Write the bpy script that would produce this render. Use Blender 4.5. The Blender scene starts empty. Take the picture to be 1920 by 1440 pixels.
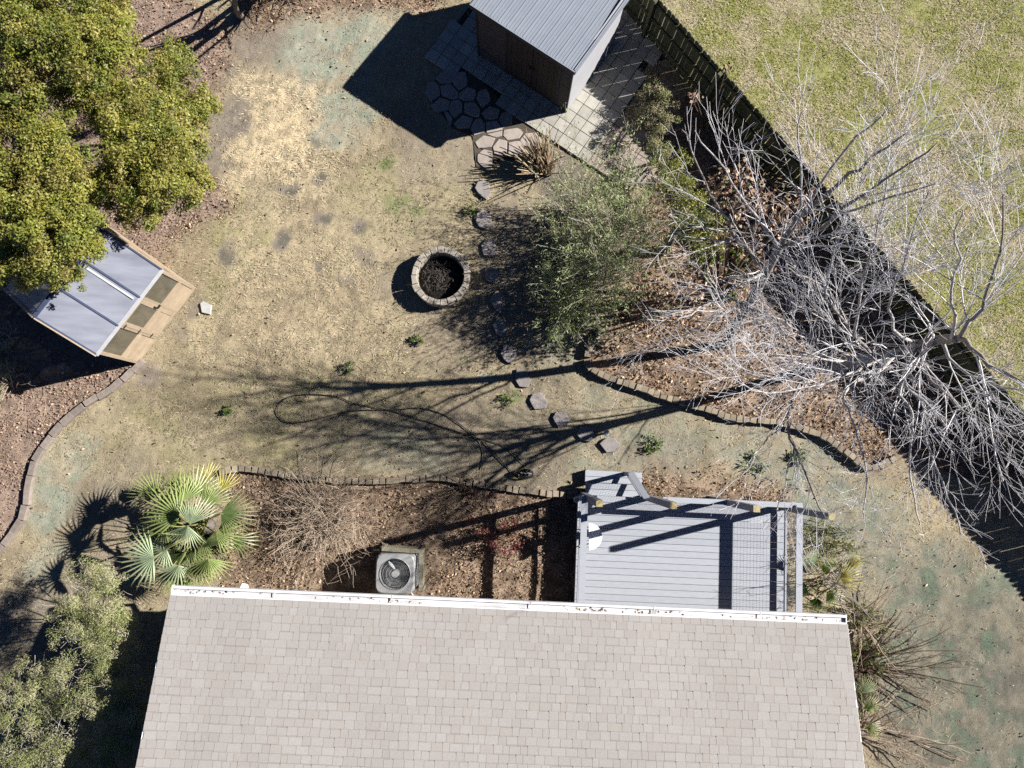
import bpy, math, random
import numpy as np
from mathutils import Vector, Matrix

R = math.radians
rng = np.random.default_rng(11)
random.seed(5)

# ------------------------------------------------------------------ camera, sky, sun, exposure
scene = bpy.context.scene
CAM_H = 18.0                                   # drone height in metres; world origin is the ground right under it
FOCAL_PX = 1356.0                              # focal length in photo pixels (1920 wide)
cam_data = bpy.data.cameras.new("camera")
cam_data.sensor_fit = 'HORIZONTAL'
cam_data.sensor_width = 36.0
cam_data.lens = 36.0 * FOCAL_PX / 1920.0
cam_data.clip_start = 0.1
cam_data.clip_end = 500.0
cam = bpy.data.objects.new("camera", cam_data)
scene.collection.objects.link(cam)
cam.location = (0, 0, CAM_H)
cam.rotation_euler = (R(5.48), R(-0.63), 0)
scene.camera = cam

SUN_EL, SUN_AZ = 32.7, 13.7                    # azimuth measured from +X towards +Y
world = bpy.data.worlds.new("World")
scene.world = world
world.use_nodes = True
wn = world.node_tree
bg = wn.nodes["Background"]
sky = wn.nodes.new("ShaderNodeTexSky")
sky.sky_type = 'NISHITA'
sky.sun_disc = False
sky.sun_elevation = R(SUN_EL)
sky.sun_rotation = R(90 - SUN_AZ)
sky.air_density = 0.28
sky.dust_density = 0.0
sky.ozone_density = 8.0
wn.links.new(sky.outputs[0], bg.inputs[0])
bg.inputs[1].default_value = 0.05
sd = bpy.data.lights.new("sun", 'SUN')
sd.energy = 5.0
sd.angle = R(0.53)
sd.color = (1.0, 0.965, 0.915)
sun = bpy.data.objects.new("sun", sd)
scene.collection.objects.link(sun)
sdir = Vector((math.cos(R(SUN_EL)) * math.cos(R(SUN_AZ)), math.cos(R(SUN_EL)) * math.sin(R(SUN_AZ)), math.sin(R(SUN_EL))))
sun.rotation_euler = sdir.to_track_quat('Z', 'Y').to_euler()
sun.location = sdir * 60
scene.view_settings.view_transform = 'Standard'
scene.view_settings.look = 'None'
scene.view_settings.exposure = 1.3
scene.view_settings.gamma = 1.0
scene.view_settings.use_curve_mapping = False
scene.render.engine = 'CYCLES'
scene.cycles.max_bounces = 5
scene.cycles.diffuse_bounces = 1
scene.cycles.glossy_bounces = 2
scene.cycles.transparent_max_bounces = 8
scene.cycles.transmission_bounces = 4
scene.cycles.use_denoising = False

# ------------------------------------------------------------------ measuring: a photo point at a known height -> metres
_cx, _sx = math.cos(R(5.48)), math.sin(R(5.48))
_cy, _sy = math.cos(R(-0.63)), math.sin(R(-0.63))
ROT = np.array([[_cy, 0, _sy], [0, 1, 0], [-_sy, 0, _cy]]) @ np.array([[1, 0, 0], [0, _cx, -_sx], [0, _sx, _cx]])


def at(px, py, z=0.0):
    d = ROT @ np.array([(px - 960) / FOCAL_PX, (720 - py) / FOCAL_PX, -1.0])
    t = (z - CAM_H) / d[2]
    p = np.array([0, 0, CAM_H]) + d * t
    return Vector((p[0], p[1], z))


def pix(p):
    q = ROT.T @ (np.array(p, float) - np.array([0, 0, CAM_H]))
    return 960 + FOCAL_PX * q[0] / -q[2], 720 - FOCAL_PX * q[1] / -q[2]


# ------------------------------------------------------------------ materials
def new_mat(name):
    m = bpy.data.materials.new(name)
    m.use_nodes = True
    nt = m.node_tree
    b = nt.nodes["Principled BSDF"]
    b.inputs["Specular IOR Level"].default_value = 0.25
    return m, nt, b


def mat(name, col, col2=None, scale=8.0, rough=0.85, bump=0.0, bscale=None, rand=0.0, metal=0.0, spec=0.25, stretch=None, detail=6.0):
    """a surface: two tones mixed by noise, a little tone shift per object, fine relief"""
    m, nt, b = new_mat(name)
    N, L = nt.nodes, nt.links
    b.inputs["Roughness"].default_value = rough
    b.inputs["Metallic"].default_value = metal
    b.inputs["Specular IOR Level"].default_value = spec
    tc = N.new("ShaderNodeTexCoord")
    vec = tc.outputs["Object"]
    if stretch:
        mp = N.new("ShaderNodeMapping")
        mp.inputs["Scale"].default_value = stretch
        L.new(vec, mp.inputs[0])
        vec = mp.outputs[0]
    no = N.new("ShaderNodeTexNoise")
    no.inputs["Scale"].default_value = scale
    no.inputs["Detail"].default_value = detail
    no.inputs["Roughness"].default_value = 0.65
    L.new(vec, no.inputs["Vector"])
    rp = N.new("ShaderNodeMapRange")
    rp.inputs[1].default_value = 0.3
    rp.inputs[2].default_value = 0.7
    L.new(no.outputs[0], rp.inputs[0])
    mx = N.new("ShaderNodeMix")
    mx.data_type = 'RGBA'
    mx.inputs[6].default_value = (*col, 1)
    mx.inputs[7].default_value = (*(col2 or col), 1)
    L.new(rp.outputs[0], mx.inputs[0])
    out = mx.outputs[2]
    if rand:
        oi = N.new("ShaderNodeObjectInfo")
        hv = N.new("ShaderNodeHueSaturation")
        mr = N.new("ShaderNodeMapRange")
        mr.inputs[3].default_value = 1 - rand
        mr.inputs[4].default_value = 1 + rand
        L.new(oi.outputs["Random"], mr.inputs[0])
        L.new(mr.outputs[0], hv.inputs["Value"])
        L.new(out, hv.inputs["Color"])
        out = hv.outputs[0]
    L.new(out, b.inputs["Base Color"])
    if bump:
        n2 = N.new("ShaderNodeTexNoise")
        n2.inputs["Scale"].default_value = bscale or scale * 6
        n2.inputs["Detail"].default_value = 4
        L.new(vec, n2.inputs["Vector"])
        bp = N.new("ShaderNodeBump")
        bp.inputs["Strength"].default_value = bump
        bp.inputs["Distance"].default_value = 0.02
        L.new(n2.outputs[0], bp.inputs["Height"])
        L.new(bp.outputs[0], b.inputs["Normal"])
    return m


def attr_mat(name, rough=0.8, trans=0.0, noise=0.0, nscale=60.0, bump=0.0, spec=0.2):
    """a surface whose own colour comes piece by piece from the mesh (leaves, blades, shingles)"""
    m, nt, b = new_mat(name)
    N, L = nt.nodes, nt.links
    b.inputs["Roughness"].default_value = rough
    b.inputs["Specular IOR Level"].default_value = spec
    a = N.new("ShaderNodeAttribute")
    a.attribute_name = "Col"
    out = a.outputs["Color"]
    if noise:
        tc = N.new("ShaderNodeTexCoord")
        no = N.new("ShaderNodeTexNoise")
        no.inputs["Scale"].default_value = nscale
        no.inputs["Detail"].default_value = 5
        L.new(tc.outputs["Object"], no.inputs["Vector"])
        mr = N.new("ShaderNodeMapRange")
        mr.inputs[1].default_value = 0.25
        mr.inputs[2].default_value = 0.75
        mr.inputs[3].default_value = 1 - noise
        mr.inputs[4].default_value = 1 + noise
        L.new(no.outputs[0], mr.inputs[0])
        hv = N.new("ShaderNodeHueSaturation")
        L.new(mr.outputs[0], hv.inputs["Value"])
        L.new(out, hv.inputs["Color"])
        out = hv.outputs[0]
        if bump:
            bp = N.new("ShaderNodeBump")
            bp.inputs["Strength"].default_value = bump
            bp.inputs["Distance"].default_value = 0.03
            L.new(no.outputs[0], bp.inputs["Height"])
            L.new(bp.outputs[0], b.inputs["Normal"])
    L.new(out, b.inputs["Base Color"])
    if trans:
        t = N.new("ShaderNodeBsdfTranslucent")
        L.new(out, t.inputs[0])
        mx = N.new("ShaderNodeMixShader")
        mx.inputs[0].default_value = trans
        L.new(b.outputs[0], mx.inputs[1])
        L.new(t.outputs[0], mx.inputs[2])
        L.new(mx.outputs[0], N["Material Output"].inputs[0])
    return m


def panel_mat(name, col, alpha, rough=0.25):
    """twin-wall greenhouse sheet: partly clear, glossy, with fine flutes"""
    m, nt, b = new_mat(name)
    N, L = nt.nodes, nt.links
    b.inputs["Base Color"].default_value = (*col, 1)
    b.inputs["Roughness"].default_value = rough
    b.inputs["Specular IOR Level"].default_value = 0.6
    tr = N.new("ShaderNodeBsdfTransparent")
    tr.inputs[0].default_value = (0.82, 0.86, 0.9, 1)
    mx = N.new("ShaderNodeMixShader")
    tc = N.new("ShaderNodeTexCoord")
    no = N.new("ShaderNodeTexNoise")
    no.inputs["Scale"].default_value = 2.2
    no.inputs["Detail"].default_value = 5
    mp = N.new("ShaderNodeMapping")
    mp.inputs["Rotation"].default_value = (0, 0, R(35))
    mp.inputs["Scale"].default_value = (.45, 2.6, 1)
    L.new(tc.outputs["Object"], mp.inputs[0])
    L.new(mp.outputs[0], no.inputs["Vector"])
    mr = N.new("ShaderNodeMapRange")
    mr.inputs[1].default_value = 0.3
    mr.inputs[2].default_value = 0.7
    mr.inputs[3].default_value = alpha - 0.22
    mr.inputs[4].default_value = min(1, alpha + 0.16)
    L.new(no.outputs[0], mr.inputs[0])
    L.new(mr.outputs[0], mx.inputs[0])
    L.new(tr.outputs[0], mx.inputs[1])
    L.new(b.outputs[0], mx.inputs[2])
    L.new(mx.outputs[0], N["Material Output"].inputs[0])
    return m


M = {}
M['ground'] = attr_mat("ground_soil", rough=0.95, noise=0.38, nscale=38, bump=0.35, spec=0.1)
M['blade'] = attr_mat("grass_blades", rough=0.8, trans=0.2)
M['leaf'] = attr_mat("leaves", rough=0.5, trans=0.3, spec=0.35)
M['dryleaf'] = attr_mat("dry_leaves", rough=0.8, trans=0.12)
M['palm'] = attr_mat("palm_leaf", rough=0.42, trans=0.15, spec=0.4)
M['shingle'] = attr_mat("shingle_granules", rough=0.95, noise=0.16, nscale=55, spec=0.1)
M['bark_pale'] = mat("pale_bark", (0.43, 0.41, 0.40), (0.26, 0.24, 0.225), 14, 0.85, 0.3)
M['bark_shaded'] = mat("shaded_bark", (0.27, 0.245, 0.225), (0.16, 0.14, 0.125), 12, 0.9, 0.4)  # pale bark darkened: shade on trunk and thick limbs is put into the colour
M['bark_grey'] = mat("grey_bark", (0.16, 0.14, 0.125), (0.10, 0.085, 0.07), 10, 0.9, 0.4)
M['twig_pale'] = mat("pale_twig", (0.62, 0.60, 0.61), (0.48, 0.455, 0.45), 10, 0.7)
M['twig_tan'] = mat("tan_twig", (0.40, 0.32, 0.24), (0.25, 0.19, 0.14), 8, 0.85)
M['twig_brown'] = mat("brown_twig", (0.13, 0.095, 0.065), (0.08, 0.055, 0.04), 8, 0.85)
M['twig_grey'] = mat("grey_twig", (0.36, 0.33, 0.30), (0.24, 0.21, 0.185), 8, 0.85)
M['cane'] = mat("dry_cane", (0.42, 0.33, 0.22), (0.25, 0.18, 0.11), 6, 0.75)
M['conc'] = mat("concrete_paver", (0.36, 0.345, 0.305), (0.28, 0.265, 0.23), 7, 0.9, 0.25, rand=0.14)
M['pink'] = mat("pink_paver", (0.31, 0.255, 0.22), (0.24, 0.195, 0.17), 7, 0.9, 0.25, rand=0.13)
M['flag'] = mat("flagstone", (0.34, 0.295, 0.255), (0.25, 0.215, 0.19), 6, 0.9, 0.3, rand=0.1)
M['joint'] = mat("joint_soil", (0.09, 0.075, 0.058), (0.055, 0.046, 0.036), 14, 0.95, 0.4)
M['step'] = mat("stepping_stone", (0.275, 0.25, 0.24), (0.19, 0.17, 0.16), 9, 0.9, 0.4, rand=0.12)
M['edge'] = mat("edging_concrete", (0.27, 0.225, 0.17), (0.17, 0.14, 0.10), 9, 0.95, 0.4, rand=0.22)
M['edge2'] = mat("edging_stone", (0.25, 0.21, 0.18), (0.17, 0.14, 0.12), 9, 0.95, 0.4, rand=0.15)
M['pit'] = mat("fire_pit_stone", (0.36, 0.325, 0.27), (0.25, 0.22, 0.185), 10, 0.9, 0.5, rand=0.2)
M['ash'] = mat("ash", (0.035, 0.032, 0.03), (0.012, 0.011, 0.010), 12, 0.95, 0.5)
M['char'] = mat("charred_wood", (0.05, 0.04, 0.032), (0.015, 0.013, 0.012), 10, 0.9, 0.4)
M['stick'] = mat("dry_stick", (0.10, 0.085, 0.07), (0.03, 0.025, 0.022), 10, 0.85, rand=0.3)
M['cedar'] = mat("cedar_wood", (0.36, 0.285, 0.20), (0.26, 0.20, 0.14), 6, 0.7, 0.2, rand=0.09, stretch=(6, 6, 1))
M['cedar_side'] = mat("cedar_board", (0.38, 0.30, 0.21), (0.29, 0.225, 0.155), 5, 0.7, 0.2, rand=0.08)
M['sheet_roof'] = panel_mat("roof_sheet", (0.25, 0.26, 0.31), 0.72, 0.2)
M['sheet_wall'] = panel_mat("wall_sheet", (0.16, 0.14, 0.10), 0.62, 0.2)
M['sheet_back'] = panel_mat("back_sheet", (0.16, 0.15, 0.16), 0.6, 0.3)
M['alu'] = mat("pale_metal_strip", (0.45, 0.45, 0.46), (0.36, 0.36, 0.38), 6, 0.4, spec=0.5)
M['alu_dark'] = mat("dark_metal_strip", (0.05, 0.065, 0.11), (0.04, 0.05, 0.09), 6, 0.5, spec=0.4)
M['black'] = mat("black_metal", (0.012, 0.012, 0.013), (0.02, 0.02, 0.02), 8, 0.5)
M['hose'] = mat("black_rubber", (0.02, 0.02, 0.021), (0.035, 0.033, 0.03), 8, 0.55)
M['shed_roof'] = mat("shed_metal_roof", (0.19, 0.215, 0.25), (0.165, 0.185, 0.22), 2, 0.55, spec=0.35)
M['shed_rib'] = mat("shed_metal_rib", (0.23, 0.25, 0.285), (0.18, 0.2, 0.235), 3, 0.5, spec=0.4)
M['shed_trim'] = mat("shed_trim", (0.035, 0.036, 0.04), (0.05, 0.05, 0.055), 4, 0.6)
M['shed_wall'] = mat("shed_siding", (0.33, 0.33, 0.345), (0.30, 0.30, 0.315), 3, 0.7, rand=0.02)
M['shed_front_shaded'] = mat("shaded_front_siding", (0.075, 0.066, 0.066), (0.06, 0.052, 0.052), 5, 0.8, rand=0.08)  # light grey siding with the front's shade painted into its colour
M['shed_door'] = mat("shed_door_board", (0.05, 0.04, 0.035), (0.036, 0.029, 0.026), 6, 0.8, rand=0.1)
M['fence'] = mat("weathered_fence", (0.115, 0.115, 0.068), (0.05, 0.053, 0.028), 4, 0.9, 0.4, rand=0.25, stretch=(6, 6, 1))
M['deck'] = mat("deck_paint", (0.315, 0.33, 0.362), (0.265, 0.278, 0.31), 5, 0.75, 0.12, rand=0.07, stretch=(1, 6, 6))
M['deck_dark'] = mat("deck_frame_paint", (0.22, 0.225, 0.24), (0.18, 0.185, 0.20), 4, 0.75)
M['post'] = mat("post_paint", (0.25, 0.25, 0.27), (0.20, 0.20, 0.22), 4, 0.75)
M['raw'] = mat("raw_post_top", (0.40, 0.34, 0.18), (0.28, 0.22, 0.11), 14, 0.9, 0.3)
M['wire'] = mat("galvanised_wire", (0.35, 0.36, 0.38), (0.28, 0.29, 0.31), 6, 0.45, spec=0.5)
M['white'] = mat("white_paint", (0.78, 0.78, 0.78), (0.70, 0.70, 0.69), 5, 0.5)
M['gutter'] = mat("white_gutter", (0.64, 0.64, 0.655), (0.6, 0.59, 0.59), 2.5, 0.45, spec=0.4)
M['gutter_in'] = mat("gutter_floor", (0.62, 0.62, 0.64), (0.36, 0.34, 0.34), 1.6, 0.7, stretch=(1, 6, 6))
M['wall'] = mat("house_wall", (0.33, 0.29, 0.25), (0.28, 0.25, 0.21), 2, 0.9)
M['underlay'] = mat("roof_underlay", (0.10, 0.09, 0.085), (0.08, 0.07, 0.07), 4, 0.95)
M['ac'] = mat("ac_casing", (0.27, 0.27, 0.27), (0.235, 0.235, 0.235), 3, 0.5, spec=0.4)
M['ac_dark'] = mat("ac_inside", (0.05, 0.055, 0.065), (0.03, 0.033, 0.04), 5, 0.6)
M['blade_metal'] = mat("fan_blade", (0.33, 0.35, 0.38), (0.27, 0.29, 0.32), 4, 0.4, spec=0.5)
M['old_wood'] = mat("old_grey_wood", (0.27, 0.245, 0.18), (0.15, 0.135, 0.095), 6, 0.9, 0.4, rand=0.15, stretch=(1, 5, 5))
M['blueglass'] = mat("blue_grey_glass", (0.14, 0.2, 0.26), (0.2, 0.26, 0.32), 5, 0.25, spec=0.6)

# ------------------------------------------------------------------ mesh helpers
COL = scene.collection


def set_props(o, label=None, cat=None, group=None, kind=None):
    if label: o['label'] = label
    if cat: o['category'] = cat
    if group: o['group'] = group
    if kind: o['kind'] = kind
    return o


def empty(name, loc, label=None, cat=None, group=None, kind=None):
    o = bpy.data.objects.new(name, None)
    o.empty_display_size = 0.2
    COL.objects.link(o)
    o.location = loc
    o['base'] = list(loc)
    return set_props(o, label, cat, group, kind)


def base_of(o):
    while o is not None:
        if 'base' in o.keys():
            return Vector(o['base'])
        o = o.parent
    return Vector((0, 0, 0))


def link_mesh(name, me, m, parent=None):
    o = bpy.data.objects.new(name, me)
    COL.objects.link(o)
    if m is not None and len(me.materials) == 0:
        me.materials.append(m)
    if parent is not None:
        o.parent = parent
    return o


def np_mesh(name, V, F, m, parent=None, col=None, smooth=False):
    """fast mesh from arrays; V in world metres, moved to the thing's base; F an (n,3) or (n,4) array"""
    V = np.asarray(V, np.float32)
    if parent is not None:
        V = V - np.array(base_of(parent), np.float32)
    F = np.asarray(F, np.int32)
    k = F.shape[1]
    me = bpy.data.meshes.new(name)
    me.vertices.add(len(V))
    me.vertices.foreach_set("co", V.ravel())
    me.loops.add(F.size)
    me.loops.foreach_set("vertex_index", F.ravel())
    me.polygons.add(len(F))
    me.polygons.foreach_set("loop_start", np.arange(0, F.size, k, dtype=np.int32))
    me.polygons.foreach_set("use_smooth", np.full(len(F), bool(smooth)))
    me.update(calc_edges=True)
    if col is not None:
        a = me.color_attributes.new("Col", 'FLOAT_COLOR', 'POINT')
        c = np.ones((len(V), 4), np.float32)
        c[:, :3] = col
        a.data.foreach_set("color", c.ravel())
    return link_mesh(name, me, m, parent)


class MB:
    """collects shapes in world metres, then links them as ONE mesh object"""

    def __init__(self):
        self.v, self.f = [], []

    def add(self, vs, fs):
        n = len(self.v)
        self.v.extend(tuple(p) for p in vs)
        self.f.extend(tuple(i + n for i in f) for f in fs)
        return self

    def box(self, c, s, rz=0.0, mtx=None):
        c = Vector(c)
        hx, hy, hz = s[0] / 2, s[1] / 2, s[2] / 2
        mt = mtx or Matrix.Rotation(rz, 3, 'Z')
        vs = [c + mt @ Vector((x, y, z)) for z in (-hz, hz) for x, y in ((-hx, -hy), (hx, -hy), (hx, hy), (-hx, hy))]
        return self.add(vs, [(3, 2, 1, 0), (4, 5, 6, 7), (0, 1, 5, 4), (1, 2, 6, 5), (2, 3, 7, 6), (3, 0, 4, 7)])

    def beam(self, a, b, w, h, up=(0, 0, 1)):
        a, b = Vector(a), Vector(b)
        d = b - a
        x = d.normalized()
        y = Vector(up).cross(x)
        if y.length < 1e-4:
            y = Vector((0, 1, 0)).cross(x)
        y.normalize()
        z = x.cross(y)
        mt = Matrix((x, y, z)).transposed()
        return self.box((a + b) / 2, (d.length, w, h), mtx=mt)

    def prism(self, pts, z0, z1, top_inset=0.0):
        n = len(pts)
        c = sum((Vector((p[0], p[1], 0)) for p in pts), Vector()) / n
        area = sum(pts[i][0] * pts[(i + 1) % n][1] - pts[(i + 1) % n][0] * pts[i][1] for i in range(n))
        if area < 0:
            pts = list(reversed(pts))
        lo = [(p[0], p[1], z0) for p in pts]
        mid = [(p[0], p[1], z1 - top_inset * 0.6) for p in pts]
        hi = []
        for p in pts:
            q = Vector((p[0], p[1], 0))
            d = (c - q)
            q = q + d.normalized() * top_inset if d.length > 0 else q
            hi.append((q.x, q.y, z1))
        fs = [tuple(range(n - 1, -1, -1)), tuple(range(2 * n, 3 * n))]
        for i in range(n):
            j = (i + 1) % n
            fs += [(i, j, n + j, n + i), (n + i, n + j, 2 * n + j, 2 * n + i)]
        return self.add(lo + mid + hi, fs)

    def tube(self, path, radii, sides=6, cap=True):
        path = [Vector(p) for p in path]
        n = len(path)
        if isinstance(radii, (int, float)):
            radii = [radii] * n
        t0 = (path[1] - path[0]).normalized()
        u = t0.orthogonal().normalized()
        vs = []
        for i in range(n):
            t = (path[min(i + 1, n - 1)] - path[max(i - 1, 0)])
            if t.length < 1e-6:
                t = t0
            t = t.normalized()
            u = (u - t * u.dot(t))
            u = u.normalized() if u.length > 1e-5 else t.orthogonal().normalized()
            w = t.cross(u)
            for k in range(sides):
                a = 2 * math.pi * k / sides
                vs.append(path[i] + (u * math.cos(a) + w * math.sin(a)) * radii[i])
        fs = []
        for i in range(n - 1):
            for k in range(sides):
                k2 = (k + 1) % sides
                fs.append((i * sides + k, i * sides + k2, (i + 1) * sides + k2, (i + 1) * sides + k))
        if cap:
            fs.append(tuple(range(sides - 1, -1, -1)))
            fs.append(tuple((n - 1) * sides + k for k in range(sides)))
        return self.add(vs, fs)

    def lathe(self, c, prof, n=20):
        c = Vector(c)
        vs, fs = [], []
        for r, z in prof:
            for k in range(n):
                a = 2 * math.pi * k / n
                vs.append(c + Vector((r * math.cos(a), r * math.sin(a), z)))
        for i in range(len(prof) - 1):
            for k in range(n):
                k2 = (k + 1) % n
                fs.append((i * n + k, i * n + k2, (i + 1) * n + k2, (i + 1) * n + k))
        fs.append(tuple(range(n - 1, -1, -1)))
        fs.append(tuple((len(prof) - 1) * n + k for k in range(n)))
        return self.add(vs, fs)

    def build(self, name, m, parent=None, smooth=False, bevel=0.0, label=None, kind=None):
        b = base_of(parent) if parent is not None else Vector((0, 0, 0))
        me = bpy.data.meshes.new(name)
        me.from_pydata([(p[0] - b.x, p[1] - b.y, p[2] - b.z) for p in self.v], [], self.f)
        if smooth:
            me.polygons.foreach_set("use_smooth", [True] * len(me.polygons))
        me.update()
        o = link_mesh(name, me, m, parent)
        if bevel:
            md = o.modifiers.new("bevel", 'BEVEL')
            md.width = bevel
            md.segments = 1
            md.limit_method = 'ANGLE'
        if label: o['label'] = label
        if kind: o['kind'] = kind
        return o


def V3(x, y, z): return Vector((x, y, z))


# ------------------------------------------------------------------ noise and region tests on the ground plane
class Noise2:
    def __init__(self, seed):
        self.g = np.random.default_rng(seed).random((256, 256)).astype(np.float32)

    def one(self, x, y):
        xi, yi = np.floor(x).astype(int), np.floor(y).astype(int)
        fx, fy = x - xi, y - yi
        fx, fy = fx * fx * (3 - 2 * fx), fy * fy * (3 - 2 * fy)
        g = self.g
        a, b = g[xi % 256, yi % 256], g[(xi + 1) % 256, yi % 256]
        c, d = g[xi % 256, (yi + 1) % 256], g[(xi + 1) % 256, (yi + 1) % 256]
        return (a * (1 - fx) + b * fx) * (1 - fy) + (c * (1 - fx) + d * fx) * fy

    def fbm(self, x, y, s=1.0, oct=5, gain=0.55):
        t, amp, tot = 0, 1.0, 0
        for i in range(oct):
            t = t + amp * self.one(x * s + 17.3 * i, y * s - 9.1 * i)
            tot += amp
            amp *= gain
            s *= 2.03
        return t / tot


NZ = [Noise2(k) for k in range(8)]


def sstep(a, b, x):
    t = np.clip((x - a) / (b - a), 0, 1)
    return t * t * (3 - 2 * t)


def poly_sd(poly, x, y):
    """signed distance to a polygon in metres, positive inside"""
    P = np.array([(p[0], p[1]) for p in poly])
    d = np.full(x.shape, 1e9)
    inside = np.zeros(x.shape, bool)
    n = len(P)
    for i in range(n):
        ax, ay = P[i]
        bx, by = P[(i + 1) % n]
        ex, ey = bx - ax, by - ay
        t = np.clip(((x - ax) * ex + (y - ay) * ey) / (ex * ex + ey * ey + 1e-12), 0, 1)
        d = np.minimum(d, np.hypot(x - ax - ex * t, y - ay - ey * t))
        c = ((ay > y) != (by > y)) & (x < (bx - ax) * (y - ay) / (by - ay + 1e-12) + ax)
        inside ^= c
    return np.where(inside, d, -d)


def G(pts): return [at(*p) for p in pts]


POLY = {
    'bed_right': G([(1130, 618), (1100, 660), (1103, 692), (1180, 722), (1290, 757), (1370, 787), (1460, 793), (1540, 818), (1610, 872), (1645, 884), (1690, 852), (1800, 900), (1960, 900), (1700, 560), (1480, 380), (1420, 300), (1330, 330), (1230, 480), (1180, 560)]),
    'bed_shrub': G([(1150, 590), (1130, 640), (1260, 560), (1420, 330), (1380, 250), (1230, 120), (1190, 200), (1220, 345), (1210, 420), (1180, 520)]),
    'bed_house': G([(425, 882), (560, 898), (720, 893), (830, 893), (920, 905), (1000, 920), (1090, 925), (1090, 1180), (400, 1150), (440, 960)]),
    'bed_left': G([(-80, 700), (0, 560), (60, 560), (200, 640), (262, 685), (200, 730), (130, 785), (85, 840), (60, 880), (50, 930), (40, 980), (0, 1035), (-80, 1080)]),
    'bed_trees': G([(-80, -80), (250, -60), (440, 60), (400, 180), (330, 260), (400, 350), (440, 380), (420, 405), (350, 420), (290, 490), (230, 480), (-80, 600)]),
    'bed_top': G([(430, -60), (460, 60), (540, 30), (650, 20), (790, 20), (900, -60)]),
    'bed_deck': G([(1200, 895), (1330, 885), (1420, 895), (1480, 930), (1480, 1000), (1190, 1000)]),
    'wet_pads': None,
}
FENCE_H = 1.58
FENCE_A, FENCE_B = at(1240, 0, FENCE_H), at(1913, 762, FENCE_H)
FENCE_A.z = FENCE_B.z = 0.0
FD = (FENCE_B - FENCE_A).normalized()
FN = Vector((-FD.y, FD.x, 0))                    # towards the neighbour's lawn
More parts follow.
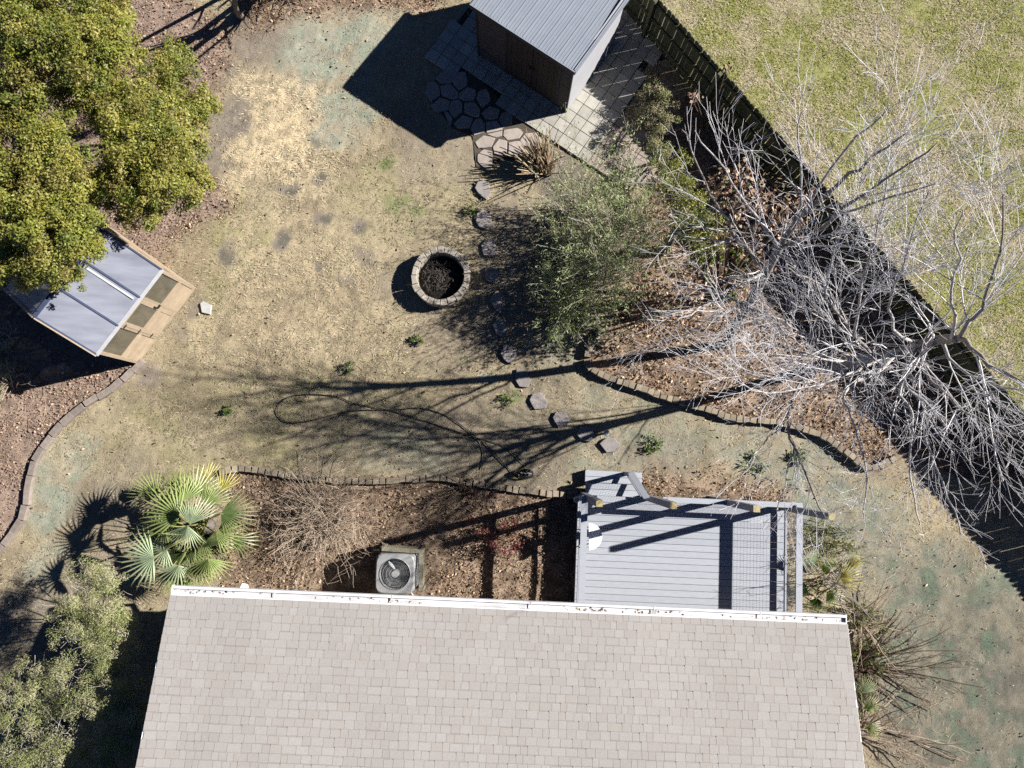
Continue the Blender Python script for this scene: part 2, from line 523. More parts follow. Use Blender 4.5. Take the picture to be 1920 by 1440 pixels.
BLOBS = {   # photo point, radius in photo pixels, weight
    'bright': [(490, 190, 75, 1), (560, 190, 70, .9), (540, 260, 85, 1), (470, 290, 60, .8), (600, 290, 55, .5), (440, 360, 40, .7), (580, 330, 60, .5),
               (560, 640, 130, .35), (470, 640, 120, .3), (520, 470, 120, .3), (450, 700, 80, .35), (730, 620, 90, .25), (640, 480, 80, .4)],
    'olive': [(450, 430, 70, .9), (390, 540, 50, .6), (560, 830, 160, .7), (300, 820, 120, .6), (680, 410, 60, .6), (740, 400, 60, .7), (430, 800, 130, .5),
              (860, 350, 60, .5), (300, 760, 60, .5), (700, 340, 70, .5), (760, 690, 80, .3)],
    'dye': [(600, 110, 80, 1), (650, 70, 95, .9), (640, 200, 70, .8), (560, 130, 38, .7), (612, 250, 40, .9), (660, 150, 60, .7), (700, 60, 70, .5), (650, 230, 40, .6), (90, 950, 50, .9), (110, 870, 55, .7),
            (70, 1060, 50, .6), (140, 840, 40, .5), (700, 850, 40, .7), (760, 840, 60, .5), (810, 860, 50, .5), (1150, 850, 70, .5), (1110, 780, 60, .4), (1060, 650, 50, .5), (1100, 620, 40, .5), (908, 712, 14, 1),
            (1250, 800, 80, .5), (1400, 840, 80, .5), (1500, 890, 90, .7), (1560, 960, 70, .9), (1650, 1000, 90, .7), (1680, 1080, 80, .8), (1760, 1080, 70, .9), (1740, 1160, 90, .9),
            (1830, 1210, 80, .9), (1880, 1120, 60, .8), (1700, 1260, 80, .7), (1800, 1330, 90, .7), (1890, 1400, 80, .8), (1560, 860, 60, .5), (1600, 1040, 40, .8)],
    'soil': [(430, 225, 48, 1), (400, 300, 52, 1), (480, 70, 80, .9), (400, 100, 70, .9), (540, 55, 60, .7), (430, 470, 20, 1), (527, 445, 20, 1), (541, 347, 20, 1), (600, 405, 19, 1), (678, 432, 18, 1),
             (611, 334, 15, 1), (605, 500, 14, .9), (685, 485, 20, .8), (648, 522, 14, .8), (598, 335, 12, .8), (360, 570, 26, .8), (275, 705, 26, .9), (345, 620, 22, .5), (780, 255, 60, .6), (850, 300, 60, .6),
             (1060, 330, 70, .9), (1100, 300, 50, .9), (960, 420, 60, .7), (1000, 480, 60, .7), (960, 560, 50, .6), (900, 620, 60, .5), (830, 640, 80, .45), (1000, 620, 60, .5), (1010, 700, 60, .4), (880, 820, 80, .5),
             (1000, 860, 90, .6), (1210, 870, 60, .6), (60, 1180, 90, .8), (170, 1080, 60, .7), (250, 900, 60, .5), (200, 960, 60, .6), (600, 860, 60, .5), (1260, 860, 60, .5),
             (1650, 1350, 90, .6), (1580, 1000, 60, .5), (1700, 1400, 80, .6), (1890, 1300, 70, .8), (1900, 105, 22, 1), (640, 760, 40, .3), (790, 300, 50, .5), (740, 530, 50, .5)],
    'damp': [(1080, 380, 90, .6), (1080, 480, 110, .75), (1040, 570, 80, .6), (1150, 420, 80, .7), (1080, 700, 120, .35), (1000, 820, 120, .4), (1250, 840, 110, .35), (720, 830, 90, .35), (1600, 1150, 60, .5), (1640, 1260, 60, .5), (1680, 1380, 70, .5), (1680, 1080, 110, .6), (1760, 1150, 140, .8), (1850, 1220, 140, 1), (1900, 1380, 150, 1), (1780, 1330, 150, .9), (1680, 1280, 110, .6), (1560, 960, 90, .35), (1500, 890, 80, .3), (1640, 1000, 90, .45), (960, 600, 90, .4), (1130, 660, 60, .3), (60, 1230, 90, .5), (190, 940, 60, .3)],
    'dug': [(545, 350, 13, 1), (607, 403, 13, 1), (685, 437, 13, .8), (613, 330, 11, 1), (535, 441, 14, 1), (430, 473, 14, .9), (608, 500, 10, .7), (592, 270, 12, .8), (880, 712, 10, .6), (345, 705, 16, .4)],
    'tuft': [(720, 310, 18, .8), (760, 390, 30, .6), (960, 750, 14, .9), (1015, 722, 10, .8), (860, 670, 10, .6), (1895, 95, 25, 1.3), (1570, 260, 40, .5), (1850, 300, 60, .5)],
}


def blob(name, x, y):
    m = np.zeros(x.shape)
    for px, py, r, w in BLOBS[name]:
        c = at(px, py)
        rr = r / 75.0
        m = np.maximum(m, w * (1 - sstep(0.55, 1.25, np.hypot(x - c.x, y - c.y) / rr)))
    return m


def zones(x, y):
    wx = x + 0.35 * (NZ[0].fbm(x, y, 1.3) - 0.5) * 2
    wy = y + 0.35 * (NZ[1].fbm(x, y, 1.3) - 0.5) * 2
    z = {k: blob(k, wx, wy) for k in BLOBS}
    z['lawn'] = sstep(-0.25, 0.1, (x - FENCE_A.x) * FN.x + (y - FENCE_A.y) * FN.y)
    mul = np.zeros(x.shape)
    for k, P in POLY.items():
        if P:
            hard = k in ('bed_right', 'bed_house', 'bed_left')
            sx, sy = (x, y) if hard else (wx, wy)
            mul = np.maximum(mul, sstep(-0.06, 0.06, poly_sd(P, sx, sy)) if hard else sstep(-0.35, 0.3, poly_sd(P, sx, sy)))
    z['mulch'] = mul * (1 - z['lawn'])
    z['red'] = sstep(-0.1, 0.4, poly_sd(POLY['bed_trees'], wx, wy)) * 0.8 + sstep(-.05, .05, poly_sd(POLY['bed_left'], x, y)) * 0.6
    return z


def lerp(a, b, t): return a + (np.asarray(b) - a) * t[..., None]


def ground_colour(x, y):
    z = zones(x, y)
    n1 = NZ[2].fbm(x, y, 0.8)
    n2 = NZ[3].fbm(x, y, 5.0, 4, 0.7)
    n3 = NZ[4].fbm(x, y, 2.2, 5, 0.65)
    c = np.ones(x.shape + (3,)) * np.array([0.27, 0.225, 0.148])           # dormant turf
    c = lerp(c, [0.20, 0.162, 0.108], sstep(0.45, 0.7, n1) * 0.8)
    c = lerp(c, [0.44, 0.355, 0.225], z['bright'] * sstep(0.25, 0.6, n2) * 1.0)
    c = lerp(c, [0.20, 0.19, 0.09], z['olive'] * sstep(0.35, 0.65, n3) * 0.7)
    c = lerp(c, [0.168, 0.143, 0.118], z['soil'] * sstep(0.2, 0.5, n3) * 0.95)
    c = lerp(c, [0.245, 0.245, 0.195], z['dye'] * (.35 + .65 * sstep(.3, .55, n3)) * 0.95)
    c = lerp(c, [0.155, 0.20, 0.145], z['dye'] * sstep(0.45, 0.72, n3) * 0.6)
    c = lerp(c, [0.105, 0.099, 0.079], z['damp'] * (0.65 + 0.35 * sstep(0.4, 0.6, n3)))
    c = lerp(c, [0.095, 0.135, 0.09], z['damp'] * z['dye'] * sstep(0.5, 0.68, n3) * 0.8)
    c = lerp(c, [0.10, 0.095, 0.075], z['dug'] * sstep(0.25, 0.5, n2) * 0.85)
    c = lerp(c, [0.06, 0.12, 0.025], np.clip(z['tuft'], 0, 1) * sstep(0.35, 0.6, n2) * 0.8)
    m = lerp(np.ones(x.shape + (3,)) * np.array([0.15, 0.108, 0.076]), [0.25, 0.185, 0.132], sstep(0.35, 0.65, n2))
    m = lerp(m, [0.235, 0.175, 0.145], np.clip(z['red'], 0, 1) * 0.8)
    c = c + (m - c) * z['mulch'][..., None]
    l = lerp(np.ones(x.shape + (3,)) * np.array([0.27, 0.235, 0.145]), [0.215, 0.215, 0.075], sstep(0.42, 0.6, n1 * 0.5 + n3 * 0.5))
    l = lerp(l, [0.27, 0.225, 0.15], sstep(1.6, 0.2, (x - FENCE_A.x) * FN.x + (y - FENCE_A.y) * FN.y) * 0.6)
    c = c + (l - c) * z['lawn'][..., None]
    c = c * (0.72 + 0.56 * n2)[..., None]
    return c, z


# ------------------------------------------------------------------ ground: one sheet to the horizon, fine where the yard is
def ground_sheet():
    def axis(lo, hi, step):
        far = np.array([-160, -110, -75, -50, -34, -24.0])
        return np.concatenate([far[far < lo - 2], np.linspace(lo - 1.2, lo, 4)[:-1], np.arange(lo, hi, step), np.linspace(hi, hi + 1.2, 4), -far[::-1][-far[::-1] > hi + 2]])
    ax, ay = axis(-14.0, 14.6, 0.055), axis(-8.2, 12.8, 0.055)
    X, Y = np.meshgrid(ax, ay, indexing='ij')
    c, z = ground_colour(X, Y)
    h = (NZ[5].fbm(X, Y, 1.1) - 0.5) * 0.05 + (NZ[6].fbm(X, Y, 9.0, 3) - 0.5) * 0.03
    h = h - 0.035
    nx, ny = X.shape
    V = np.stack([X, Y, h], -1).reshape(-1, 3)
    i = np.arange(nx * ny).reshape(nx, ny)
    F = np.stack([i[:-1, :-1], i[1:, :-1], i[1:, 1:], i[:-1, 1:]], -1).reshape(-1, 4)
    o = np_mesh("ground", V, F, M['ground'], None, c.reshape(-1, 3), smooth=True)
    set_props(o, "yard ground of dry turf, bare soil, brown mulch and the lawn beyond the fence", None, None, "structure")


ground_sheet()


# ------------------------------------------------------------------ loose cover: dry grass, lawn grass, fallen leaves
def blades(name, x, y, length, width, lift, colr, label, zoff=-0.03):
    n = len(x)
    a = rng.random(n) * 2 * np.pi
    el = lift * rng.random(n)
    d = np.stack([np.cos(a) * np.cos(el), np.sin(a) * np.cos(el), np.sin(el)], -1) * length[:, None]
    s = np.stack([-np.sin(a), np.cos(a), np.zeros(n)], -1) * width[:, None] * 0.5
    p = np.stack([x, y, np.full(n, zoff)], -1)
    V = np.stack([p - s, p + s, p + d], 1).reshape(-1, 3)
    F = np.arange(3 * n).reshape(n, 3)
    o = np_mesh(name, V, F, M['blade'], None, np.repeat(colr, 3, 0))
    set_props(o, label, None, None, "stuff")


def jit(base, n, amt=0.25):
    b = np.asarray(base, float)
    if b.ndim == 1:
        b = np.repeat(b[None], n, 0)
    return np.clip(b * (1 + amt * (rng.random((n, 1)) * 2 - 1)) * (1 + 0.06 * (rng.random((n, 3)) * 2 - 1)), 0.004, 0.9)


def dry_grass():
    n = 330000
    x, y = rng.uniform(-13.6, 13.4, n), rng.uniform(-8, 12.6, n)
    z = zones(x, y)
    clump = NZ[7].fbm(x, y, 4.0, 4, 0.7)
    dens = (0.55 + 0.5 * z['bright']) * (1 - 0.8 * z['soil']) * (1 - 0.72 * z['dye']) * (1 - 0.93 * z['damp']) * (1 - .8 * z['dug']) * (1 - z['mulch']) * (1 - z['lawn'])
    k = rng.random(n) < dens * sstep(0.3, 0.6, clump + 0.25 * z['bright'])
    x, y = x[k], y[k]
    br, ol, tu = z['bright'][k], z['olive'][k], np.clip(z['tuft'][k], 0, 1)
    n = len(x)
    c = lerp(np.ones((n, 3)) * np.array([0.34, 0.285, 0.19]), [0.57, 0.48, 0.335], np.clip(br + 0.25 * rng.random(n), 0, 1))
    green = (rng.random(n) < 0.07 + 0.33 * ol + tu)
    c = np.where(green[:, None], np.array([0.18, 0.195, 0.08]), c)
    blades("dry_grass", x, y, rng.uniform(0.05, 0.13, n), rng.uniform(0.010, 0.02, n), 0.55, jit(c, n, 0.35), "dry straw coloured turf of the back yard")


def lawn_grass():
    n = 230000
    x, y = rng.uniform(2.5, 14.4, n), rng.uniform(-1.5, 12.7, n)
    k = ((x - FENCE_A.x) * FN.x + (y - FENCE_A.y) * FN.y) > 0.05
    x, y = x[k], y[k]
    n = len(x)
    g = NZ[2].fbm(x, y, 0.8) * 0.5 + NZ[4].fbm(x, y, 2.2, 5, 0.65) * 0.5
    cl = NZ[7].fbm(x, y, 6.0, 4, 0.7)
    pg = np.clip(sstep(0.38, 0.58, g) * 0.75 + 0.15, 0, 1) * sstep(0.3, 0.55, cl)
    green = rng.random(n) < pg
    c = np.where(green[:, None], np.array([0.27, 0.275, 0.08]), np.array([0.46, 0.395, 0.265]))
    blades("lawn_grass", x, y, rng.uniform(0.05, 0.12, n), rng.uniform(0.010, 0.02, n), 0.7, jit(c, n, 0.26), "patchy green and tan mown lawn beyond the fence")


LEAF_TONES = np.array([[0.34, 0.24, 0.155], [0.25, 0.16, 0.10], [0.50, 0.38, 0.26], [0.16, 0.10, 0.065], [0.30, 0.19, 0.13], [0.10, 0.07, 0.05]])


def leaf_quads(P, size, aspect, nrm, col, name, m, parent=None, label=None, kind=None, axis=None):
    """one small pointed leaf per point"""
    n = len(P)
    nrm = nrm / (np.linalg.norm(nrm, axis=1, keepdims=True) + 1e-9)
    r = rng.normal(size=(n, 3))
    a = np.cross(nrm, r) if axis is None else axis + .45 * r
    if axis is not None:
        a = a - nrm * np.sum(a * nrm, 1, keepdims=True)
    a /= np.linalg.norm(a, axis=1, keepdims=True) + 1e-9
    b = np.cross(nrm, a)
    L, W = (size * 0.5)[:, None], (size * aspect * 0.5)[:, None]
    V = np.stack([P - a * L, P + b * W, P + a * L, P - b * W], 1).reshape(-1, 3)
    F = np.arange(4 * n).reshape(n, 4)
    o = np_mesh(name, V, F, m, parent, np.repeat(col, 4, 0))
    if label: o['label'] = label
    if kind: o['kind'] = kind
    return o


def fallen_leaves():
    n = 620000
    x, y = rng.uniform(-13.6, 13.4, n), rng.uniform(-8, 12.6, n)
    z = zones(x, y)
    cl = NZ[6].fbm(x, y, 1.6, 4, 0.6)
    dens = z['mulch'] * (0.35 + 0.8 * sstep(0.35, 0.6, cl)) + (1 - z['mulch']) * (1 - z['lawn']) * 0.02 + z['lawn'] * 0.008
    k = rng.random(n) < dens
    x, y = x[k], y[k]
    red = np.clip(z['red'][k], 0, 1)
    n = len(x)
    c = LEAF_TONES[rng.integers(0, len(LEAF_TONES), n)]
    c = lerp(c, [0.34, 0.245, 0.20], red * 0.6)
    P = np.stack([x, y, rng.uniform(-0.02, 0.025, n)], -1)
    nr = rng.normal(size=(n, 3)) * 0.65 + np.array([0, 0, 1.0])
    big = np.where(poly_sd(POLY['bed_right'], x, y) > 0, .4, .14)
    sz = np.where(rng.random(n) < big, rng.uniform(.05, .10, n), rng.uniform(.02, .05, n))
    o = leaf_quads(P, sz, rng.uniform(0.3, 0.7, n), nr, jit(c, n, 0.35), "fallen_leaves", M['dryleaf'])
    set_props(o, "brown fallen leaves and bark chips covering the mulch beds", None, None, "stuff")


dry_grass()
lawn_grass()
fallen_leaves()

# ------------------------------------------------------------------ house
HE = R(-2.55)
HU = V3(math.cos(HE), math.sin(HE), 0)           # along the eave
HN = V3(math.sin(HE), -math.cos(HE), 0)          # from the eave up the roof, away from the yard
EAVE_Z, PITCH = 2.75, 0.275
E0 = at(322, 1116, EAVE_Z)
E1 = at(1586, 1170, EAVE_Z)
EL = (E1 - E0).dot(HU)
RUN = 4.6


def roof_pt(s, t, lift=0.0):
    """s metres along the eave, t metres (flat) up the slope"""
    p = E0 + HU * s + HN * t
    nrm = (V3(0, 0, 1) - HN * PITCH).normalized()
    return V3(p.x, p.y, EAVE_Z + PITCH * t) + nrm * lift


def house():
    mid = E0 + HU * (EL / 2) + HN * RUN
    h = empty("house", (mid.x, mid.y, 0), "house under a pale pinkish grey shingle roof with a white gutter", "house")
    b = MB()
    c0 = E0 + HU * 0.35 + HN * 0.45
    c1 = E0 + HU * (EL - 0.35) + HN * 0.45
    c2, c3 = c1 + HN * (2 * RUN - 0.9), c0 + HN * (2 * RUN - 0.9)
    b.prism([(p.x, p.y) for p in (c0, c1, c2, c3)], -0.1, EAVE_Z - 0.06)
    g0, g1 = (c0 + c3) / 2, (c1 + c2) / 2
    for (a, d, g) in ((c0, c3, g0), (c1, c2, g1)):
        s = (g0 - g1).normalized() * (-0.12 if a is c0 else 0.12)
        q = [V3(p.x, p.y, zz) for p, zz in ((a, EAVE_Z - .06), (d, EAVE_Z - .06), (g, EAVE_Z + PITCH * RUN - 0.18))]
        b.add(q + [p + s for p in q], [(0, 1, 2), (5, 4, 3), (0, 3, 4, 1), (1, 4, 5, 2), (2, 5, 3, 0)])
    b.build("wall", M['wall'], h)
    r = MB()
    q = [roof_pt(-0.02, 0.0, -0.004), roof_pt(EL + 0.02, 0.0, -0.004), roof_pt(EL + 0.02, RUN, -0.004), roof_pt(-0.02, RUN, -0.004)]
    far = [V3(p.x + HN.x * 2 * RUN, p.y + HN.y * 2 * RUN, p.z) for p in q[:2]]
    dn = V3(0, 0, -0.12)
    r.add(q + [p + dn for p in q], [(0, 1, 2, 3), (7, 6, 5, 4), (0, 4, 5, 1), (1, 5, 6, 2), (2, 6, 7, 3), (3, 7, 4, 0)])
    q2 = [q[3], q[2], far[1], far[0]]
    r.add(q2 + [p + dn for p in q2], [(0, 1, 2, 3), (7, 6, 5, 4), (1, 5, 6, 2), (2, 6, 7, 3), (3, 7, 4, 0)])
    roof = r.build("roof", M['underlay'], h)
    # shingles
    tones = .965 * np.array([[0.287, 0.266, 0.250], [0.305, 0.289, 0.275], [0.274, 0.246, 0.229], [0.288, 0.258, 0.238], [0.314, 0.30, 0.287], [0.286, 0.27, 0.253]])
    expo = 0.158
    rows = int(RUN / (expo * 0.964)) + 1
    base = base_of(h)
    items = []
    for i in range(rows):
        t0 = i * expo * 0.964 - 0.02
        s = -0.03 - random.random() * 0.2
        while s < EL + 0.03:
            w = random.choice((0.13, 0.165, 0.19, 0.21, 0.24, 0.27)) + random.uniform(-.012, .012)
            a, e = max(s, -0.03), min(s + w - 0.004, EL + 0.03)
            s += w
            if e - a < 0.03:
                continue
            thick = random.random() < 0.5
            lo = (t0 - (0.005 if thick else -0.008) + random.uniform(-.002, .002)) if i else 0.004
            hi = min(t0 + expo * 0.964 + 0.03, RUN)
            if hi - lo < 0.05:
                continue
            hb, ht = (0.017, 0.001) if thick else (0.012, 0.0008)
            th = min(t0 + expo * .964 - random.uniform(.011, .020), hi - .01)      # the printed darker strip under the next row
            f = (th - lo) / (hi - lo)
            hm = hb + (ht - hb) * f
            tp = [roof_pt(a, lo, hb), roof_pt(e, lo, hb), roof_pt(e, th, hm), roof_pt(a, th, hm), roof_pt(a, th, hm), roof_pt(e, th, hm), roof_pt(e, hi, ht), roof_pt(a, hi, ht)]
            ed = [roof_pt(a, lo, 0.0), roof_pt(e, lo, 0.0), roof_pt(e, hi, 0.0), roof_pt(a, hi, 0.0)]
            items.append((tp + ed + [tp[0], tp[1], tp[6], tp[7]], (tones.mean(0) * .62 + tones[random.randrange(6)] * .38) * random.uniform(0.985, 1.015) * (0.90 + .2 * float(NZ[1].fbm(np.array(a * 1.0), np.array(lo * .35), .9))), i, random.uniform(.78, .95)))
    fs = [(0, 1, 2, 3), (4, 5, 6, 7), (8, 9, 13, 12), (9, 10, 14, 13), (11, 8, 12, 15)]
    cut = np.array([0.115, 0.105, 0.097])
    seen = []
    for k, it in enumerate(items):
        cx, cy = pix(sum(it[0], Vector()) / 16)
        if 262 < cx < 1612 and 1100 < cy < 1432:
            seen.append((cy, k))
    seen.sort(reverse=True)
    single = {k for _, k in seen[:298]}
    SV, SF, SC = [], [], []
    for k, (vs, c, i, dk) in enumerate(items):
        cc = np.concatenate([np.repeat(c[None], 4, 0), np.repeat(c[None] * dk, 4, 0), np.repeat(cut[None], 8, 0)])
        if k in single:
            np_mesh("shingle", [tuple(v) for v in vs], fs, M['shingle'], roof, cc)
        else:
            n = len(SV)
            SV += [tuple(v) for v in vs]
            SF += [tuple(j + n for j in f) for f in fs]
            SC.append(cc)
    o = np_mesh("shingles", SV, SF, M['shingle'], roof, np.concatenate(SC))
    o['kind'] = 'stuff'
    # gutter: a trough with lips, seams and debris
    g = MB()
    z1 = EAVE_Z - 0.015

    def gp(s, t, z): 
        p = E0 + HU * s - HN * t
        return V3(p.x, p.y, z)
    g.beam(gp(0, 0.016, z1 - 0.045), gp(EL, 0.016, z1 - 0.045), 0.034, 0.12)
    g.beam(gp(0, 0.162, z1 - 0.045), gp(EL, 0.156, z1 - 0.045), 0.048, 0.11)
    g.beam(gp(-0.012, 0.0, z1 - 0.05), gp(-0.012, 0.192, z1 - 0.05), 0.02, 0.12)
    g.beam(gp(EL + 0.012, 0.0, z1 - 0.05), gp(EL + 0.012, 0.192, z1 - 0.05), 0.02, 0.12)
    gut = g.build("gutter", M['gutter'], h)
    fl = MB()
    fl.beam(gp(0.002, 0.0825, z1 - 0.05), gp(EL - .002, 0.0825, z1 - 0.05), 0.097, 0.02)
    fl.build("gutter_floor", M['gutter_in'], gut)
    for s in np.linspace(1.9, EL - 1.6, 5):
        s += random.uniform(-.3, .3)
        MB().beam(gp(s, 0.0, z1 + 0.010), gp(s, 0.194, z1 + 0.010), 0.012, 0.012).build("gutter_strap", M['gutter'], gut)
    n = 110
    ss = np.concatenate([rng.normal(c, w, n // 5) for c, w in ((8.6, .35), (0.8, .5), (9.9, .3), (4.2, .7), (12.6, .6))])
    P = np.array([tuple(gp(s, rng.uniform(.04, .125), z1 - .036 + rng.uniform(0, .012))) for s in np.clip(ss, .05, EL - .05)])
    leaf_quads(P, rng.uniform(0.03, 0.08, len(P)), rng.uniform(0.3, .7, len(P)), rng.normal(size=(len(P), 3)) * .5 + [0, 0, 1], jit(LEAF_TONES[rng.integers(0, 6, len(P))] * [1.1, 1.2, 1.3], len(P)), "gutter_leaves", M['dryleaf'], gut, kind='stuff')
    fa = MB()
    fa.beam(gp(0, -0.012, EAVE_Z - 0.13), gp(EL, -0.012, EAVE_Z - 0.13), 0.024, 0.16)
    for s in (-0.03, EL + 0.03):
        a, e = roof_pt(s, 0.0, -0.08), roof_pt(s, RUN, -0.08)
        fa.beam(a, e, 0.02, 0.15)
    fa.build("fascia", M['white'], h)
    # downspout elbow that pokes out under the gutter
    dsp = MB()
    e = at(459, 1098, 2.35)
    dsp.tube([gp((e - E0).dot(HU), 0.10, 2.62), gp((e - E0).dot(HU), 0.20, 2.45), gp((e - E0).dot(HU), 0.17, 2.3), gp((e - E0).dot(HU), -0.36, 2.05), gp((e - E0).dot(HU), -0.38, 0.1)], 0.05, 6)
    dsp.build("downspout", M['white'], h)


house()

# ------------------------------------------------------------------ garden shed and its paving
SU_A = R(-34.0)
SU = V3(math.cos(SU_A), math.sin(SU_A), 0)       # along the shed front, left to right
SV_ = V3(-SU.y, SU.x, 0)                         # from the front to the back
SF_R = at(1078, 138, 2.1)
SHED_W, SHED_D = 2.90, 2.35


def sp(u, v, z):
    """u metres left of the front right roof corner (negative is left), v metres back"""
    p = SF_R + SU * u + SV_ * v
    return V3(p.x, p.y, z)


def shed():
    c = sp(-SHED_W / 2, SHED_D / 2, 0)
    s = empty("garden_shed", (c.x, c.y, 0), "garden shed with ribbed blue grey metal roof and dark double doors", "shed")
    rz = lambda v: 2.1 + 0.10 - 0.07 * v
    ov = 0.06
    ins = lambda u, v, z: sp(u, v, z)
    L_, R_ = -SHED_W + ov, -ov
    # walls: right side of pale lap siding boards, left and back plain, front in bays
    n = 11
    for i in range(n):
        z0, z1 = 0.05 + i * 0.19, 0.05 + (i + 1) * 0.19 - 0.006
        b = MB()
        b.beam(ins(R_ - 0.02, ov + 0.005, (z0 + z1) / 2), ins(R_ - 0.02, SHED_D - ov - .005, (z0 + z1) / 2), 0.03 + 0.004 * (i % 2), z1 - z0)
        b.build("side_board", M['shed_wall'], s)
    b = MB()
    b.beam(ins(L_ + 0.02, ov + .005, 1.07), ins(L_ + 0.02, SHED_D - ov - .005, 1.07), 0.03, 2.04)
    b.beam(ins(L_ + .04, SHED_D - ov - 0.02, 1.04), ins(R_ - .04, SHED_D - ov - 0.02, 1.04), 0.03, 1.98)
    b.build("wall", M['shed_wall'], s)
    fl = MB()
    fl.prism([(p.x, p.y) for p in (sp(L_ + .05, ov + .05, 0), sp(R_ - .05, ov + .05, 0), sp(R_ - .05, SHED_D - ov - .05, 0), sp(L_ + .05, SHED_D - ov - .05, 0))], 0.0, 0.06)
    fl.build("floor", M['shed_trim'], s)
    d0, d1 = -1.93, -0.42                        # double door bay
    for (a, e) in ((L_ + .05, d0 - .03), (d1 + .03, R_ - .05)):
        for i in range(n):
            z0, z1 = 0.05 + i * 0.19, 0.05 + (i + 1) * 0.19 - 0.008
            b = MB()
            b.beam(ins(a, ov + 0.02, (z0 + z1) / 2), ins(e, ov + 0.02, (z0 + z1) / 2), 0.028 + .004 * (i % 2), z1 - z0)
            b.build("front_board", M['shed_front_shaded'], s)
    mid = (d0 + d1) / 2
    for (a, e) in ((d0, mid - .006), (mid + .006, d1)):
        dm = MB()
        dm.beam(ins(a + .01, ov + 0.024, 1.05), ins(e - .01, ov + 0.024, 1.05), 0.016, 1.94)
        door = dm.build("door", M['shed_door'], s)
        k = 5
        for i in range(k):
            x0 = a + (e - a) * i / k + .004
            x1 = a + (e - a) * (i + 1) / k - .004
            b = MB()
            b.box(ins((x0 + x1) / 2, ov + 0.006, 1.05), (x1 - x0, 0.02, 1.96), SU_A)
            b.build("door_board", M['shed_door'], door)
        hb = MB()
        hx = mid + (-.06 if a == d0 else .06)
        hb.box(ins(hx, ov - 0.02, 1.05), (0.03, 0.035, 0.16), SU_A)
        hb.build("handle", M['black'], door)
    for u in (L_ + .025, d0 - .015, d1 + .015, R_ - .022):
        b = MB()
        b.box(ins(u, ov + 0.004, 1.07), (0.045, 0.035, 2.1), SU_A)
        b.build("corner_post", M['shed_trim'] if u < R_ - .1 else M['shed_front_shaded'], s)
    # roof sheet, ribs, edge trim
    r = MB()
    q = [sp(-SHED_W, -0.03, rz(0)), sp(0, -0.03, rz(0)), sp(0, SHED_D, rz(SHED_D)), sp(-SHED_W, SHED_D, rz(SHED_D))]
    dn = V3(0, 0, -0.05)
    r.add([p for p in q] + [p + dn for p in q], [(0, 1, 2, 3), (7, 6, 5, 4), (0, 4, 5, 1), (1, 5, 6, 2), (2, 6, 7, 3), (3, 7, 4, 0)])
    roof = r.build("roof", M['shed_roof'], s)
    k = 0
    u = -SHED_W + 0.10
    while u < -0.06:
        b = MB()
        w, hgt = (0.012, 0.007) if k % 3 else (0.020, 0.014)
        b.beam(sp(u, 0.0, rz(0) + hgt / 2), sp(u, SHED_D - 0.01, rz(SHED_D) + hgt / 2), w, hgt)
        b.build("roof_rib", M['shed_rib'], roof)
        u += 0.075
        k += 1
    t = MB()
    t.beam(sp(-SHED_W - .012, -0.045, rz(0) - .03), sp(.012, -0.045, rz(0) - .03), 0.025, 0.10)
    t.beam(sp(-SHED_W - .014, -.03, rz(0) - .03), sp(-SHED_W - .014, SHED_D, rz(SHED_D) - .03), 0.022, 0.10)
    t.build("edge_trim", M['shed_trim'], s)
    t = MB()
    t.beam(sp(.014, -.03, rz(0) - .028), sp(.014, SHED_D, rz(SHED_D) - .028), 0.022, 0.105)
    t.build("edge_trim", M['shed_roof'], s)
    t = MB()
    t.beam(sp(-SHED_W, -0.036, rz(0) + .026), sp(0, -0.036, rz(0) + .026), 0.03, 0.02)
    t.beam(sp(-0.02, 0.0, rz(0) + .026), sp(-0.02, SHED_D, rz(SHED_D) + .026), 0.03, 0.02)
    t.build("roof_flashing", M['shed_rib'], roof)


shed()

PG = at(1100.6, 306.8)                            # the corner where pale and pink pavers meet the bed
PITCHP = 0.318


def stone_mesh(sx, sy, h, name, m, jitter=0.004):
    b = MB()
    b.prism([(-sx / 2 + random.uniform(-jitter, jitter), -sy / 2 + random.uniform(-jitter, jitter)), (sx / 2, -sy / 2 + random.uniform(-jitter, jitter)), (sx / 2 + random.uniform(-jitter, jitter), sy / 2), (-sx / 2, sy / 2)], 0, h, 0.006)
    me = bpy.data.meshes.new(name)
    me.from_pydata(b.v, [], b.f)
    me.materials.append(m)
    return me


def place(name, me, parent, p, rz=0.0, tilt=0.0):
    o = bpy.data.objects.new(name, me)
    COL.objects.link(o)
    b = base_of(parent)
    o.parent = parent
    o.location = (p[0] - b.x, p[1] - b.y, p[2] - b.z)
    o.rotation_euler = (random.uniform(-tilt, tilt), random.uniform(-tilt, tilt), rz)
    return o


